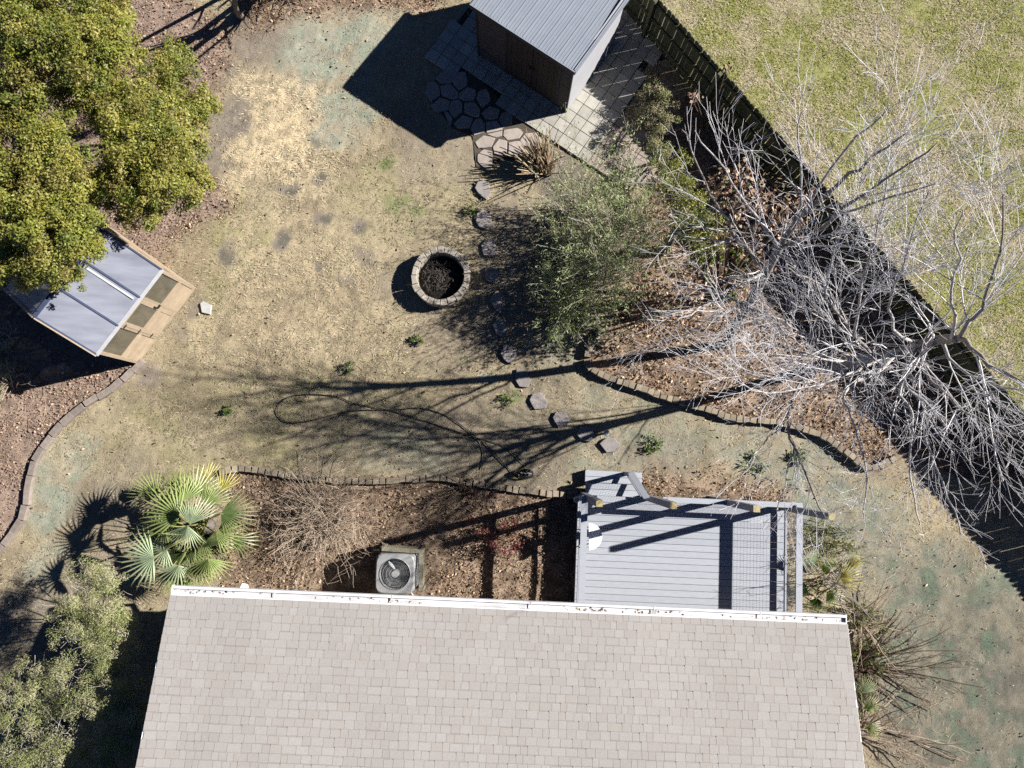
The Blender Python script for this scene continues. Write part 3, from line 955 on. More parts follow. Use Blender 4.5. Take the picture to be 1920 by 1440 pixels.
def paving():
    pt = empty("shed_patio", (PG.x, PG.y, 0), "patio of pale square pavers running round the shed", "patio", None, "structure")
    pv = empty("pink_patio", (PG.x + .1, PG.y, 0), "patio corner of pinkish mixed size pavers beside the pale ones", "patio", None, "structure")
    white = G([(1104, 308), (914, 172), (905, 150), (850, 137), (826, 124), (806, 103), (834, 70), (885, 5), (960, -70), (1290, 60), (1250, 110), (1215, 120), (1157, 226)])
    pink = G([(1100, 307), (1157, 226), (1230, 250), (1225, 340), (1180, 358)])
    pal = [stone_mesh(.304, .304, .05, "paver", M['conc']) for _ in range(5)]
    pk1 = [stone_mesh(.302, .302, .05, "pink_paver", M['pink']) for _ in range(3)]
    pk2 = [stone_mesh(.205, .302, .05, "pink_paver_narrow", M['pink']) for _ in range(3)]
    pk3 = [stone_mesh(.097, .205, .05, "pink_paver_small", M['pink']) for _ in range(2)]
    pk4 = [stone_mesh(.205, .199, .05, "pink_paver_half", M['pink']) for _ in range(2)]
    pk5 = [stone_mesh(.302, .097, .05, "pink_paver_bar", M['pink']) for _ in range(2)]
    for i in range(-16, 9):
        for j in range(-2, 16):
            c = PG + SU * ((i + .5) * PITCHP) + SV_ * ((j + .5) * PITCHP)
            x, y = np.array([c.x]), np.array([c.y])
            rel = c - SF_R
            u, v = rel.dot(SU), rel.dot(SV_)
            if -SHED_W + .2 < u < -0.25 and 0.2 < v < SHED_D - .2:
                continue
            z = -0.022 + random.uniform(-.003, .003)
            if i < 0 and poly_sd(white, x, y)[0] > 0.02:
                place("paver", random.choice(pal), pt, (c.x, c.y, z), SU_A + random.uniform(-.012, .012) + (math.pi / 2) * random.randrange(4), .006)
            elif i >= 0 and poly_sd(pink, x, y)[0] > 0.0:
                z -= .004
                t = random.random()
                if t < 0.4:
                    place("paver", random.choice(pk1), pv, (c.x, c.y, z), SU_A, .006)
                elif t < 0.75:
                    f = random.choice((0, 1)) * math.pi
                    e = SU * math.cos(f)
                    w = SV_ * math.cos(f)
                    p = c - e * 0.0485
                    place("paver", random.choice(pk2), pv, (p.x, p.y, z), SU_A + f, .006)
                    for kk in (-1, 1):
                        p = c + e * 0.106 + w * kk * 0.078
                        bar = place("paver", random.choice(pk3), pv, (p.x, p.y, z), SU_A + f, .006)
                        bar.scale = (0.95, 0.71, 1)
                else:
                    p = c + SV_ * 0.1025
                    place("paver", random.choice(pk5), pv, (p.x, p.y, z), SU_A, .006)
                    p = c - SV_ * 0.052 - SU * 0.0485
                    place("paver", random.choice(pk4), pv, (p.x, p.y, z), SU_A, .006)
                    p = c - SV_ * 0.052 + SU * 0.104
                    q = place("paver", random.choice(pk3), pv, (p.x, p.y, z), SU_A, .006)
    bed = MB()
    bed.prism([(p.x, p.y) for p in white], -0.2, -0.02)
    o = bed.build("sand_bed", M['ash'], pt)
    return


paving()

ZA = lambda pts: [at(780 + x / 6.857, 60 + y / 6.857) for x, y in pts]
ZB = lambda pts: [at(640 + x / 3, y / 3) for x, y in pts]
ZC = lambda pts: [at(640 + x / 3, 400 + y / 3) for x, y in pts]


def slab(pts, name, m, parent, z0, z1):
    """an irregular flat stone with a rough outline"""
    n = len(pts)
    c = sum(pts, Vector()) / n
    out = []
    for i in range(n):
        a, b = pts[i], pts[(i + 1) % n]
        out.append(a + (c - a) * 0.02)
        q = a.lerp(b, 0.5)
        out.append(q + (q - c).normalized() * random.uniform(-0.006, 0.006))
    bb = MB()
    bb.prism([(p.x, p.y) for p in out], z0, z1, 0.012)
    return bb.build(name, m, parent)


def flagstones():
    c = at(880, 200)
    f = empty("flagstone_path", (c.x, c.y, 0), "path of irregular flagstones between the shed paving and the stepping stones", "path", None, "structure")
    za = [[(245, 600), (350, 495), (495, 520), (500, 610), (450, 660), (310, 670)], [(510, 520), (630, 510), (660, 590), (655, 690), (550, 755), (470, 660)],
          [(110, 790), (150, 660), (235, 635), (300, 690), (310, 820), (195, 895)], [(310, 690), (450, 670), (545, 775), (540, 860), (470, 870), (330, 820)],
          [(555, 790), (665, 705), (760, 740), (780, 800), (740, 885), (615, 890), (550, 850)], [(775, 860), (800, 765), (905, 725), (940, 780), (960, 890), (850, 985)],
          [(190, 950), (310, 840), (445, 890), (410, 1010), (260, 1035)], [(460, 890), (550, 868), (600, 920), (595, 1035), (490, 1112), (418, 1000)],
          [(618, 910), (755, 902), (828, 1000), (815, 1090), (750, 1100), (622, 1040)], [(845, 1040), (950, 955), (1078, 1000), (1052, 1115), (900, 1130)],
          [(1065, 1120), (1112, 1035), (1200, 1012), (1245, 1080), (1238, 1180), (1112, 1240)], [(485, 1180), (600, 1068), (738, 1112), (690, 1238), (530, 1240)],
          [(698, 1240), (760, 1120), (840, 1115), (888, 1180), (883, 1288), (745, 1332)], [(900, 1155), (1040, 1142), (1112, 1238), (1105, 1260), (905, 1300)],
          [(360, 1020), (410, 1032), (472, 1120), (440, 1222)], [(905, 1315), (1112, 1268), (1108, 1338), (1030, 1358)],
          [(1128, 1258), (1300, 1232), (1388, 1280), (1330, 1368), (1172, 1392), (1118, 1338)]]
    zb = [[(750, 800), (800, 762), (868, 777), (843, 828), (770, 835)], [(850, 828), (885, 782), (933, 792), (930, 875), (860, 868)], [(940, 802), (1005, 792), (1038, 850), (1000, 890), (937, 880)],
          [(1003, 788), (1035, 750), (1090, 745), (1125, 785), (1080, 830), (1020, 820)], [(765, 870), (800, 840), (850, 852), (848, 940), (800, 945), (765, 910)]]
    b = MB()
    b.prism([(p.x, p.y) for p in G([(800, 175), (812, 155), (832, 132), (880, 133), (925, 172), (965, 222), (1012, 246), (1002, 280), (965, 300), (940, 297), (920, 315), (893, 312), (886, 255), (848, 240)])], -.08, -.008)
    b.build("joint_soil", M['joint'], f)
    for P in za:
        slab(ZA(P), "flagstone", M['flag'], f, -0.05, 0.012 + random.uniform(0, .006))
    for P in zb:
        slab(ZB(P), "flagstone", M['flag'], f, -0.05, 0.014 + random.uniform(0, .006))


flagstones()


def stepping_stones():
    S = [(ZB([(750, 1060), (775, 1010), (830, 1030), (840, 1090), (815, 1125), (770, 1090)]), "stepping stone at the tip of the dry cane clump's shadow, first below the flagstones"),
         (ZB([(755, 1240), (770, 1180), (835, 1185), (850, 1270), (810, 1290), (770, 1275)]), "stepping stone with a green tuft at its upper left corner, second below the flagstones"),
         (ZC([(785, 180), (820, 140), (860, 150), (880, 220), (850, 245), (800, 240)]), "stepping stone just above and right of the fire pit, third from the flagstones"),
         (ZC([(805, 310), (830, 295), (880, 320), (890, 370), (865, 395), (815, 380)]), "stepping stone directly beside the fire pit's right rim"),
         (ZC([(835, 480), (870, 435), (915, 460), (920, 540), (870, 550)]), "stepping stone under the green shrub's tips, first below the fire pit's level"),
         (ZC([(850, 630), (880, 585), (925, 600), (935, 660), (915, 695), (870, 680)]), "stepping stone half crossed by branch shadow, second below the fire pit's level"),
         (ZC([(895, 790), (915, 733), (985, 755), (985, 810), (955, 848), (920, 830)]), "pale pointed stepping stone in full sun just above the thinner trunk shadow"),
         (ZC([(975, 935), (985, 875), (1040, 885), (1065, 940), (1050, 980), (1000, 975)]), "stepping stone that the thinner trunk shadow runs across"),
         (ZC([(1057, 1050), (1075, 1015), (1120, 1007), (1160, 1060), (1150, 1097), (1085, 1103)]), "broad sunlit stepping stone between the two trunk shadows"),
         (ZC([(1187, 1150), (1205, 1117), (1260, 1120), (1283, 1155), (1270, 1195), (1220, 1205)]), "stepping stone touching the upper edge of the thick trunk shadow"),
         (ZC([(1320, 1240), (1345, 1200), (1410, 1205), (1430, 1260), (1400, 1287), (1350, 1275)]), "stepping stone touching the lower edge of the thick trunk shadow"),
         (ZC([(1450, 1295), (1490, 1262), (1540, 1265), (1572, 1310), (1545, 1340), (1490, 1347)]), "stepping stone right below the small round garden light, last of the row")]
    for P, lab in S:
        c = sum(P, Vector()) / len(P)
        o = slab([p - c for p in P], "stepping_stone", M['step'], None, -0.05, 0.045)
        o.location = (c.x, c.y, 0)
        set_props(o, lab, "stepping stone", "stepping stones from the shed to the deck")


stepping_stones()


def garden_light():
    c = at(1135, 812)
    o = empty("garden_light", (c.x, c.y, 0), "small round garden light standing above the last stepping stone", "garden light")
    MB().lathe(c + V3(0, 0, -.02), [(.03, 0), (.03, .14)], 12).build("stem", M['black'], o)
    MB().lathe(c + V3(0, 0, .12), [(.05, 0), (.062, .02), (.062, .09)], 16).build("lamp", M['blueglass'], o, smooth=False)
    MB().lathe(c + V3(0, 0, .212), [(.075, 0), (.07, .02), (.03, .035)], 16).build("cap", M['alu'], o)
    s = at(387, 577)
    o = MB().prism([(p.x - s.x, p.y - s.y) for p in G([(376, 569), (382, 565), (397, 572), (395, 590), (379, 586)])], -.03, .03, .008).build("paving_slab", mat("white_slab", (0.42, 0.42, 0.41), (0.33, 0.33, 0.31), 9, .9, .3))
    o.location = s
    set_props(o, "small pale square slab lying on the grass in front of the greenhouse", "slab")


garden_light()


# ------------------------------------------------------------------ edging rows
def resample(pts, step):
    out, carry = [], 0.0
    for a, b in zip(pts[:-1], pts[1:]):
        d = (b - a)
        L = d.length
        t = carry
        while t < L:
            out.append((a + d * (t / L), math.atan2(d.y, d.x)))
            t += step
        carry = t - L
    return out


def smooth_path(pts, it=2):
    for _ in range(it):
        q = [pts[0]]
        for a, b in zip(pts[:-1], pts[1:]):
            q += [a.lerp(b, .25), a.lerp(b, .75)]
        pts = q + [pts[-1]]
    return pts


def edging(name, pts, step, w, h, m, label, gap=0.012):
    P = smooth_path([at(*p) for p in pts], 1)
    c = P[len(P) // 2]
    e = empty(name, (c.x, c.y, 0), label, "edging")
    ms = [stone_mesh(step - gap - random.uniform(0, .015), w * random.uniform(.9, 1.08), h * random.uniform(.92, 1.05), "edging_block", m, .010) for _ in range(6)]
    for p, a in resample(P, step):
        q = p + V3(random.uniform(-.012, .012), random.uniform(-.012, .012), -.05)
        place("block", random.choice(ms), e, q, a + random.uniform(-.07, .07), .05)


edging("block_edging", [(1132, 615), (1112, 640), (1099, 665), (1101, 688), (1122, 703), (1180, 722), (1235, 742), (1290, 757), (1330, 770), (1370, 785), (1420, 788), (1465, 793), (1500, 804), (1545, 820), (1580, 846), (1612, 872), (1630, 878), (1650, 872), (1678, 856)],
       0.165, 0.15, 0.20, M['edge'], "low wavy edging of concrete blocks round the leafy tree bed")
edging("block_edging", [(418, 884), (440, 879), (470, 879), (505, 884), (560, 894), (620, 901), (690, 902), (760, 900), (815, 894), (850, 899), (900, 908), (950, 914), (1000, 922), (1050, 927), (1080, 928)],
       0.165, 0.15, 0.17, M['edge'], "low edging of concrete blocks along the bed between palm and deck")
edging("stone_edging", [(262, 686), (242, 703), (220, 723), (190, 742), (160, 760), (128, 786), (108, 806), (90, 832), (72, 855), (62, 882), (56, 915), (52, 945), (44, 972), (28, 997), (8, 1022), (-30, 1062)],
       0.36, 0.15, 0.15, M['edge2'], "curved edging of long grey stones running down from the greenhouse", 0.008)


# ------------------------------------------------------------------ fire pit
def fire_pit():
    c = at(828, 523)
    f = empty("fire_pit", (c.x, c.y, 0), "round stone ring fire pit beside the stepping stones", "fire pit")
    Rr, n = 0.66, 22
    for layer, (zz, off) in enumerate(((-0.03, 0.0), (0.157, 0.5))):
        a0 = 0.0
        while a0 < 2 * math.pi - 0.1:
            da = random.uniform(0.22, 0.34)
            if 2 * math.pi - (a0 + da) < 0.2:
                da = 2 * math.pi - a0
            b = MB()
            ri, ro = Rr - 0.07 + random.uniform(-.012, .012), Rr + 0.075 + random.uniform(-.02, .02)
            x0, x1 = a0 + off * 0.2 + 0.012, a0 + da + off * 0.2 - 0.012
            am = (x0 + x1) / 2
            pts = [(ro * math.cos(a), ro * math.sin(a)) for a in (x0, am, x1)] + [(ri * math.cos(a), ri * math.sin(a)) for a in (x1, am, x0)]
            b.prism([(c.x + p[0], c.y + p[1]) for p in pts], zz, zz + 0.185 + (random.uniform(-.008, .012) if layer else 0), 0.012)
            b.build("stone", M['pit'], f)
            a0 += da
    MB().lathe(c, [(Rr - .1, -0.02), (Rr - .1, 0.012), (0.4, 0.03), (0.15, 0.07)], 24).build("ash", M['ash'], f, smooth=True)
    s = MB()
    for k in range(95):
        a, r = random.uniform(0, 6.28), random.uniform(0, .42)
        p = c + V3(r * math.cos(a) - .08, r * math.sin(a) + .06, random.uniform(.05, .16))
        d = V3(random.gauss(0, 1), random.gauss(0, 1), random.gauss(0, .25)).normalized() * random.uniform(.06, .22)
        q1, q2 = p - d, p + d
        for q in (q1, q2):
            v = V3(q.x - c.x, q.y - c.y, 0)
            if v.length > .53:
                v = v.normalized() * .53
                q.x, q.y = c.x + v.x, c.y + v.y
        s.tube([q1, q1.lerp(q2, .5) + V3(random.gauss(0, .012), random.gauss(0, .012), .005), q2], random.uniform(.004, .010), 4)
    o = s.build("stick_pile", M['stick'], None)
    set_props(o, "tangle of dry sticks heaped inside the fire pit", "sticks", None, "stuff")
    for k, (dx, dy, a, L, lab) in enumerate(((0.10, -0.12, .6, .5, "thick charred log lying nearest the fire pit's lower rim"), (0.05, .16, 1.9, .42, "short charred log standing up in the middle of the fire pit"), (0.30, -.1, 2.4, .36, "charred log leaning on the fire pit's right rim"))):
        p = c + V3(dx, dy, .07)
        d = V3(math.cos(a), math.sin(a), .25) * L / 2
        o = MB().tube([p - d * .9, p - d * .2 + V3(.01, 0, .01), p + d * .8], [.035, .042, .03], 7).build("charred_log", M['char'])
        set_props(o, lab, "log", "charred logs in the fire pit")


fire_pit()


# ------------------------------------------------------------------ greenhouse
def greenhouse():
    br, bl = at(367, 538.5), at(259.5, 683)
    W = 2.37
    mid = (br + bl) / 2
    ang = R(-125.2)
    U = V3(math.cos(ang), math.sin(ang), 0)       # along the front, from its right end to its left end
    N_ = V3(U.y, -U.x, 0)                         # from the front to the back
    ZE, ZR, D = 1.87, 2.42, 2.5

    def gp(u, v, z):
        p = mid + U * (u - W / 2) + N_ * v
        return V3(p.x, p.y, z)
    g = empty("greenhouse", tuple(gp(W / 2, D / 2, 0)), "small cedar greenhouse with clear sheet roof half under the evergreen trees", "greenhouse")
    zr = lambda v: ZE + (ZR - ZE) * (v / (D / 2)) if v < D / 2 else ZR - (ZR - ZE) * ((v - D / 2) / (D / 2))
    # frame posts
    for (u, v) in ((0.04, .04), (W - .04, .04), (.04, D - .04), (W - .04, D - .04)):
        MB().box(gp(u, v, zr(v) / 2), (.08, .08, zr(v) - .02), ang).build("post", M['cedar'], g)
    dl, dr = W / 3 + .03, 2 * W / 3 - .03
    for u in (dl - .035, dr + .035):
        MB().box(gp(u, .035, ZE / 2), (.07, .07, ZE - .02), ang).build("post", M['cedar'], g)
    # front rails and fields
    for u0, u1 in ((.08, dl - .07), (dr + .07, W - .08)):
        for z in (ZE - .05, .80, .05):
            MB().beam(gp(u0, .03, z), gp(u1, .03, z), .06, .09).build("front_rail", M['cedar_side'], g)
        k = 5
        for i in range(k):
            z0 = .096 + i * (.755 - .096) / k
            MB().beam(gp(u0, .032, z0 + .063), gp(u1, .032, z0 + .063), .03, .122).build("lower_board", M['cedar_side'], g)
        MB().beam(gp(u0 - .005, .035, 1.335), gp(u1 + .005, .035, 1.335), .016, .97).build("wall_panel", M['sheet_wall'], g)
    # door
    dm = MB()
    for u in (dl + .05, dr - .05):
        dm.box(gp(u, .012, .93), (.1, .04, 1.74), ang)
    for z, hh in ((1.74, .12), (.80, .13), (.10, .10)):
        dm.beam(gp(dl + .1, .012, z), gp(dr - .1, .012, z), .04, hh)
    door = dm.build("door", M['cedar_side'], g)
    MB().beam(gp(dl + .095, .014, 1.27), gp(dr - .095, .014, 1.27), .014, .83).build("pane", M['sheet_wall'], door)
    for i in range(4):
        z0 = .15 + i * .146
        MB().beam(gp(dl + .1, .014, z0 + .072), gp(dr - .1, .014, z0 + .072), .022, .14).build("door_board", M['cedar_side'], door)
    hb = MB()
    hb.box(gp(dl + .05, -.02, 1.05), (.03, .03, .14), ang)
    hb.box(gp(dl + .0, -.022, .95), (.10, .03, .05), ang)
    hb.build("handle", M['black'], door)
    for z in (.35, .95, 1.6):
        MB().box(gp(dr + .0, -.012, z), (.10, .014, .035), ang).build("hinge", M['black'], door)
    # gable walls: wood below, sheet above, bargeboards
    for u, side in ((.02, 1), (W - .02, -1)):
        k = 6
        for i in range(k):
            z0 = .05 + i * .125
            MB().beam(gp(u, .085, z0 + .06), gp(u, D - .085, z0 + .06), .03, .119).build("side_board", M['cedar_side'], g)
        b = MB()
        b.beam(gp(u, .08, .83), gp(u, D - .08, .83), .05, .07)
        b.box(gp(u, D / 2, (ZR + .8) / 2), (.05, .05, ZR - .9), ang)
        b.box(gp(u, D / 4, (zr(D / 4) + .8) / 2), (.05, .05, zr(D / 4) - .9), ang)
        b.box(gp(u, 3 * D / 4, (zr(D / 4) + .8) / 2), (.05, .05, zr(D / 4) - .9), ang)
        b.build("side_frame", M['cedar'], g)
        q = [gp(u, .08, .865), gp(u, D - .08, .865), gp(u, D - .08, ZE - .02), gp(u, D / 2, ZR - .04), gp(u, .08, ZE - .02)]
        t = [p + U * .012 for p in q]
        MB().add(q + t, [(0, 1, 2, 3, 4), (9, 8, 7, 6, 5)] + [(i, i + 5, (i + 1) % 5 + 5, (i + 1) % 5) for i in range(5)]).build("side_panel", M['sheet_wall'], g)
        bb = MB()
        uo = u - .05 * side
        bb.beam(gp(uo, -.05, ZE - .0), gp(uo, D / 2, ZR + .02), .03, .12)
        bb.beam(gp(uo, D / 2, ZR + .02), gp(uo, D + .05, ZE - .0), .03, .12)
        bb.build("bargeboard", M['cedar'], g)
    b = MB()
    for z in (.4, .82, 1.5):
        b.beam(gp(.08, D - .03, z), gp(W - .08, D - .03, z), .05, .08)
    b.build("back_rail", M['cedar'], g)
    MB().beam(gp(.085, D - .03, .95), gp(W - .085, D - .03, .95), .012, 1.75).build("back_panel", M['sheet_wall'], g)
    # roof: three sheets on each slope, dark bars between, pale strip along the eave, half-way purlin
    for slope in (0, 1):
        va, vb = (-.06, D / 2 - .02) if slope == 0 else (D + .06, D / 2 + .02)
        za, zb = ZE + (-.024 if True else 0), ZR - .0
        P = lambda u, f, dz=0.0: gp(u, va + (vb - va) * f, za + (zb - za) * f + .05 + dz)
        for i in range(3):
            u0, u1 = W * i / 3 + .022, W * (i + 1) / 3 - .022
            q = [P(u0, 0), P(u1, 0), P(u1, 1), P(u0, 1)]
            t = [p + V3(0, 0, -.010) for p in q]
            MB().add(q + t, [(0, 1, 2, 3), (7, 6, 5, 4), (0, 4, 5, 1), (1, 5, 6, 2), (2, 6, 7, 3), (3, 7, 4, 0)]).build("roof_panel", M['sheet_roof'] if slope == 0 else M['sheet_back'], g)
        for i in range(4):
            u = W * i / 3
            MB().beam(P(u, 0, .004), P(u, 1, .004), .04, .035).build("roof_bar", M['alu_dark'], g)
        MB().beam(P(0.0, .5, -.045), P(W, .5, -.045), .035, .05).build("purlin", M['cedar'], g)
        if slope == 0:
            MB().beam(P(-.01, .0, .012), P(W + .01, .0, .012), .075, .03).build("eave_strip", M['alu'], g)
    MB().beam(gp(-.02, D / 2, ZR + .055), gp(W + .02, D / 2, ZR + .055), .09, .03).build("ridge_cap", M['alu_dark'], g)
    # pale opening arm lying on the middle sheet
    q = lambda u, f: gp(u, -.06 + (D / 2 + .04) * f, ZE - .024 + (ZR - ZE) * f + .075)
    MB().beam(q(W / 3 + .10, .07), q(W / 3 + .10, .93), .045, .02).build("roof_strip", M['alu'], g)
    # benches seen dimly through the sheets
    MB().beam(gp(.15, D - .4, .75), gp(W - .15, D - .4, .75), .6, .03).build("bench", M['cedar'], g)


greenhouse()


# ------------------------------------------------------------------ fence
def fence():
    t0, t1 = -2.6, 19.0
    mid = FENCE_A + FD * 6
    f = empty("picket_fence", (mid.x, mid.y, 0), "weathered dark wooden board fence between the yard and the neighbour's lawn", "fence")
    ang = math.atan2(FD.y, FD.x)
    hgt = FENCE_H + .02
    step = 0.152
    metas = []
    for k in range(6):
        w = 0.138 + random.uniform(-.003, .003)
        b = MB()
        b.add([(-w / 2, -.009, 0), (w / 2, -.009, 0), (w / 2, .009, 0), (-w / 2, .009, 0), (-w / 2, -.009, hgt - .05), (w / 2, -.009, hgt - .05), (w / 2, .009, hgt - .05), (-w / 2, .009, hgt - .05),
               (-w / 2 + .035, -.009, hgt), (w / 2 - .035, -.009, hgt), (w / 2 - .035, .009, hgt), (-w / 2 + .035, .009, hgt)],
              [(3, 2, 1, 0), (0, 1, 5, 4), (1, 2, 6, 5), (2, 3, 7, 6), (3, 0, 4, 7), (4, 5, 9, 8), (5, 6, 10, 9), (6, 7, 11, 10), (7, 4, 8, 11), (8, 9, 10, 11)])
        me = bpy.data.meshes.new("picket")
        me.from_pydata(b.v, [], b.f)
        me.materials.append(M['fence'])
        metas.append(me)
    t = t0
    while t < t1:
        p = FENCE_A + FD * t
        place("picket", random.choice(metas), f, (p.x, p.y, -.04 + random.uniform(-.015, .02)), ang + random.uniform(-.02, .02), .006)
        t += step + random.choice((-.009, -.0095, -.008, -.005, -.001))
    for z in (.25, .80, 1.36):
        t = t0
        while t < t1:
            e = min(t + 2.4, t1)
            a, b_ = FENCE_A + FD * (t + .004) - FN * .032, FENCE_A + FD * (e - .004) - FN * .032
            MB().beam(V3(a.x, a.y, z), V3(b_.x, b_.y, z), .04, .09).build("rail", M['fence'], f)
            t += 2.4
    t = t0 + .1
    while t < t1:
        p = FENCE_A + FD * t - FN * .1
        MB().box((p.x, p.y, .76), (.09, .09, 1.6), ang).build("post", M['fence'], f)
        t += 2.4


fence()


# ------------------------------------------------------------------ deck
DECK_Z = 0.5
D0 = at(1086, 928, DECK_Z)
DU = HU
DN = HN
DW = (at(1471, 949, DECK_Z) - D0).dot(DU)
DD = 3.6


def dp(u, v, z):
    p = D0 + DU * u + DN * v
    return V3(p.x, p.y, z)


def wire_panel(mb, a, b, zb_a, zt_a, zb_b, zt_b, step=0.05, r=0.0014):
    L = (b - a).length
    n = max(2, int(L / step))
    for i in range(n + 1):
        f = i / n
        p = a.lerp(b, f)
        zb, zt = zb_a + (zb_b - zb_a) * f, zt_a + (zt_b - zt_a) * f
        mb.tube([V3(p.x, p.y, zb), V3(p.x, p.y, zt)], r, 3, False)
    m = int((zt_a - zb_a) / step)
    for j in range(1, m):
        f = j / m
        mb.tube([V3(a.x, a.y, zb_a + (zt_a - zb_a) * f), V3(b.x, b.y, zb_b + (zt_b - zb_b) * f)], r, 3, False)


def deck():
    c = dp(DW / 2, DD / 2, 0)
    d = empty("deck", (c.x, c.y, 0), "raised grey painted wooden deck against the house wall", "deck")
    rz = HE
    v = 0.0
    i = 0
    while v < DD:
        w = 0.146
        MB().box(dp(DW / 2, v + w / 2, DECK_Z - .016), (DW + .05, w, .032), rz).build("deck_board", M['deck'], d, bevel=.004)
        v += 0.1535
        i += 1
    b = MB()
    b.beam(dp(-.0, .02, DECK_Z - .14), dp(DW, .02, DECK_Z - .14), .04, .2)
    b.beam(dp(.0, .05, DECK_Z - .14), dp(.0, DD, DECK_Z - .14), .04, .2)
    b.beam(dp(DW, .05, DECK_Z - .14), dp(DW, DD, DECK_Z - .14), .04, .2)
    for u in np.linspace(.5, DW - .5, 8):
        b.beam(dp(u, .06, DECK_Z - .13), dp(u, DD, DECK_Z - .13), .04, .18)
    for u in (.06, DW / 2, DW - .06):
        for vv in (.1, 1.8):
            b.box(dp(u, vv, .12), (.12, .12, .5), rz)
    b.build("deck_frame", M['deck_dark'], d)
    # four tall posts with raw tops
    for k, (px, py) in enumerate(((1124, 944), (1263, 948), (1419, 954), (1560, 969))):
        p = at(px, py, 3.2)
        pm = MB()
        pm.box((p.x, p.y, 1.59), (.135, .135, 3.2), rz)
        post = pm.build("tall_post", M['post'], d)
        MB().box((p.x, p.y, 3.197), (.137, .137, .012), rz).build("post_top", M['raw'], post)
    # front rail beam between the posts at deck level and side rails with wire mesh
    for side, u in (('l', .03), ('r', DW - .03)):
        r = MB()
        for vv in (.06, 3.3):
            r.box(dp(u, vv, DECK_Z + .45), (.09, .09, .9), rz)
        r.beam(dp(u, .0, DECK_Z + .15), dp(u, DD, DECK_Z + .15), .038, .088)
        r.beam(dp(u, .0, DECK_Z + .86), dp(u, DD, DECK_Z + .86), .038, .088)
        rail = r.build("side_railing", M['deck'], d)
        MB().beam(dp(u, -.04, DECK_Z + .955), dp(u, DD, DECK_Z + .955), .145, .036).build("rail_cap", M['deck'], rail)
        w = MB()
        wire_panel(w, dp(u + (.025 if side == 'l' else -.025), .05, 0), dp(u + (.025 if side == 'l' else -.025), 3.3, 0), DECK_Z + .19, DECK_Z + .82, DECK_Z + .19, DECK_Z + .82)
        w.build("wire_mesh", M['wire'], rail)
    # low front rail on the right half
    r = MB()
    ua, ub = (at(1240, 935, .5) - D0).dot(DU), DW
    r.beam(dp(ua, -.03, DECK_Z + .86), dp(ub, -.03, DECK_Z + .86), .038, .088)
    r.beam(dp(ua, -.03, DECK_Z + .15), dp(ub, -.03, DECK_Z + .15), .038, .088)
    fr = r.build("front_railing", M['deck'], d)
    MB().beam(dp(ua - .05, -.03, DECK_Z + .905), dp(ub + .06, -.03, DECK_Z + .905), .12, .034).build("rail_cap", M['deck'], fr)
    w = MB()
    wire_panel(w, dp(ua, -.005, 0), dp(ub, -.005, 0), DECK_Z + .19, DECK_Z + .82, DECK_Z + .19, DECK_Z + .82)
    w.build("wire_mesh", M['wire'], fr)
    # steps
    s0 = (at(1098, 900, .3) - D0).dot(DU)
    s1 = (at(1205, 905, .3) - D0).dot(DU)
    for k, z in ((1, .335), (2, .17)):
        for j in range(2):
            vv = -.30 * k + .01 + j * .15 + .07
            MB().box(dp((s0 + s1) / 2, vv, z - .016), (s1 - s0, .142, .032), rz).build("stair_tread", M['deck'], d, bevel=.004)
        MB().beam(dp(s0 + .02, -.30 * (k - 1) - .0, z - .08), dp(s1 - .02, -.30 * (k - 1) - .0, z - .08), .03, .10).build("stair_riser", M['deck_dark'], d)
    st = MB()
    for u in (s0 + .03, s1 - .03):
        q = [dp(u, 0, DECK_Z - .25), dp(u, -.6, -.05), dp(u, -.6, .13), dp(u, -.30, .13), dp(u, -.30, .30), dp(u, 0, .30)]
        t = [p + DU * .03 for p in q]
        st.add(q + t, [(0, 1, 2, 3, 4, 5), (11, 10, 9, 8, 7, 6)] + [(i, i + 6, (i + 1) % 6 + 6, (i + 1) % 6) for i in range(6)])
    st.build("stair_stringer", M['deck_dark'], d)
    # sloping handrail on the right of the steps
    top = at(1213, 934, 1.40)
    foot = at(1185, 890, 1.02)
    hr = MB()
    hr.box((foot.x, foot.y, .5), (.09, .09, .96), rz)
    dv = (foot - top)
    hr.beam(top + V3(0, 0, -.08), foot + V3(0, 0, -.08), .04, .085)
    hr.beam(top + V3(0, 0, -.72), foot + V3(0, 0, -.72), .04, .085)
    hro = hr.build("stair_railing", M['deck'], d)
    MB().beam(top + V3(0, 0, 0), foot + dv.normalized() * .06, .14, .036).build("rail_cap", M['deck'], hro)
    w = MB()
    off = -DU * .025
    wire_panel(w, V3(top.x, top.y, 0) + off, V3(foot.x, foot.y, 0) + off, top.z - .68, top.z - .12, foot.z - .68, foot.z - .12)
    w.build("wire_mesh", M['wire'], hro)
    # things on the deck
    h = at(1102, 1006, 1.0)
    t = MB()
    pts = [(h.x + .02 + .31 * math.cos(a), h.y + .31 * math.sin(a)) for a in np.linspace(-math.pi / 2, math.pi / 2, 15)]
    tb = empty("half_round_table", (h.x, h.y, DECK_Z), "white half round table standing against the deck's left railing", "table")
    MB().prism(pts, 1.0, 1.03, .006).build("table_top", M['white'], tb)
    for a in (-.9, 0, .9):
        MB().tube([V3(h.x + .03 + .26 * math.cos(a), h.y + .25 * math.sin(a), DECK_Z), V3(h.x + .03 + .24 * math.cos(a), h.y + .26 * math.sin(a), 1.0)], .013, 6).build("leg", M['white'], tb)
    p = at(1081, 937, .95)
    bl = empty("ball_lamp", (p.x, p.y, 0), "small blue grey ball lamp on a stake at the deck's upper left corner", "lamp")
    MB().tube([V3(p.x, p.y, -.05), V3(p.x, p.y, .86)], .012, 6).build("stake", M['black'], bl)
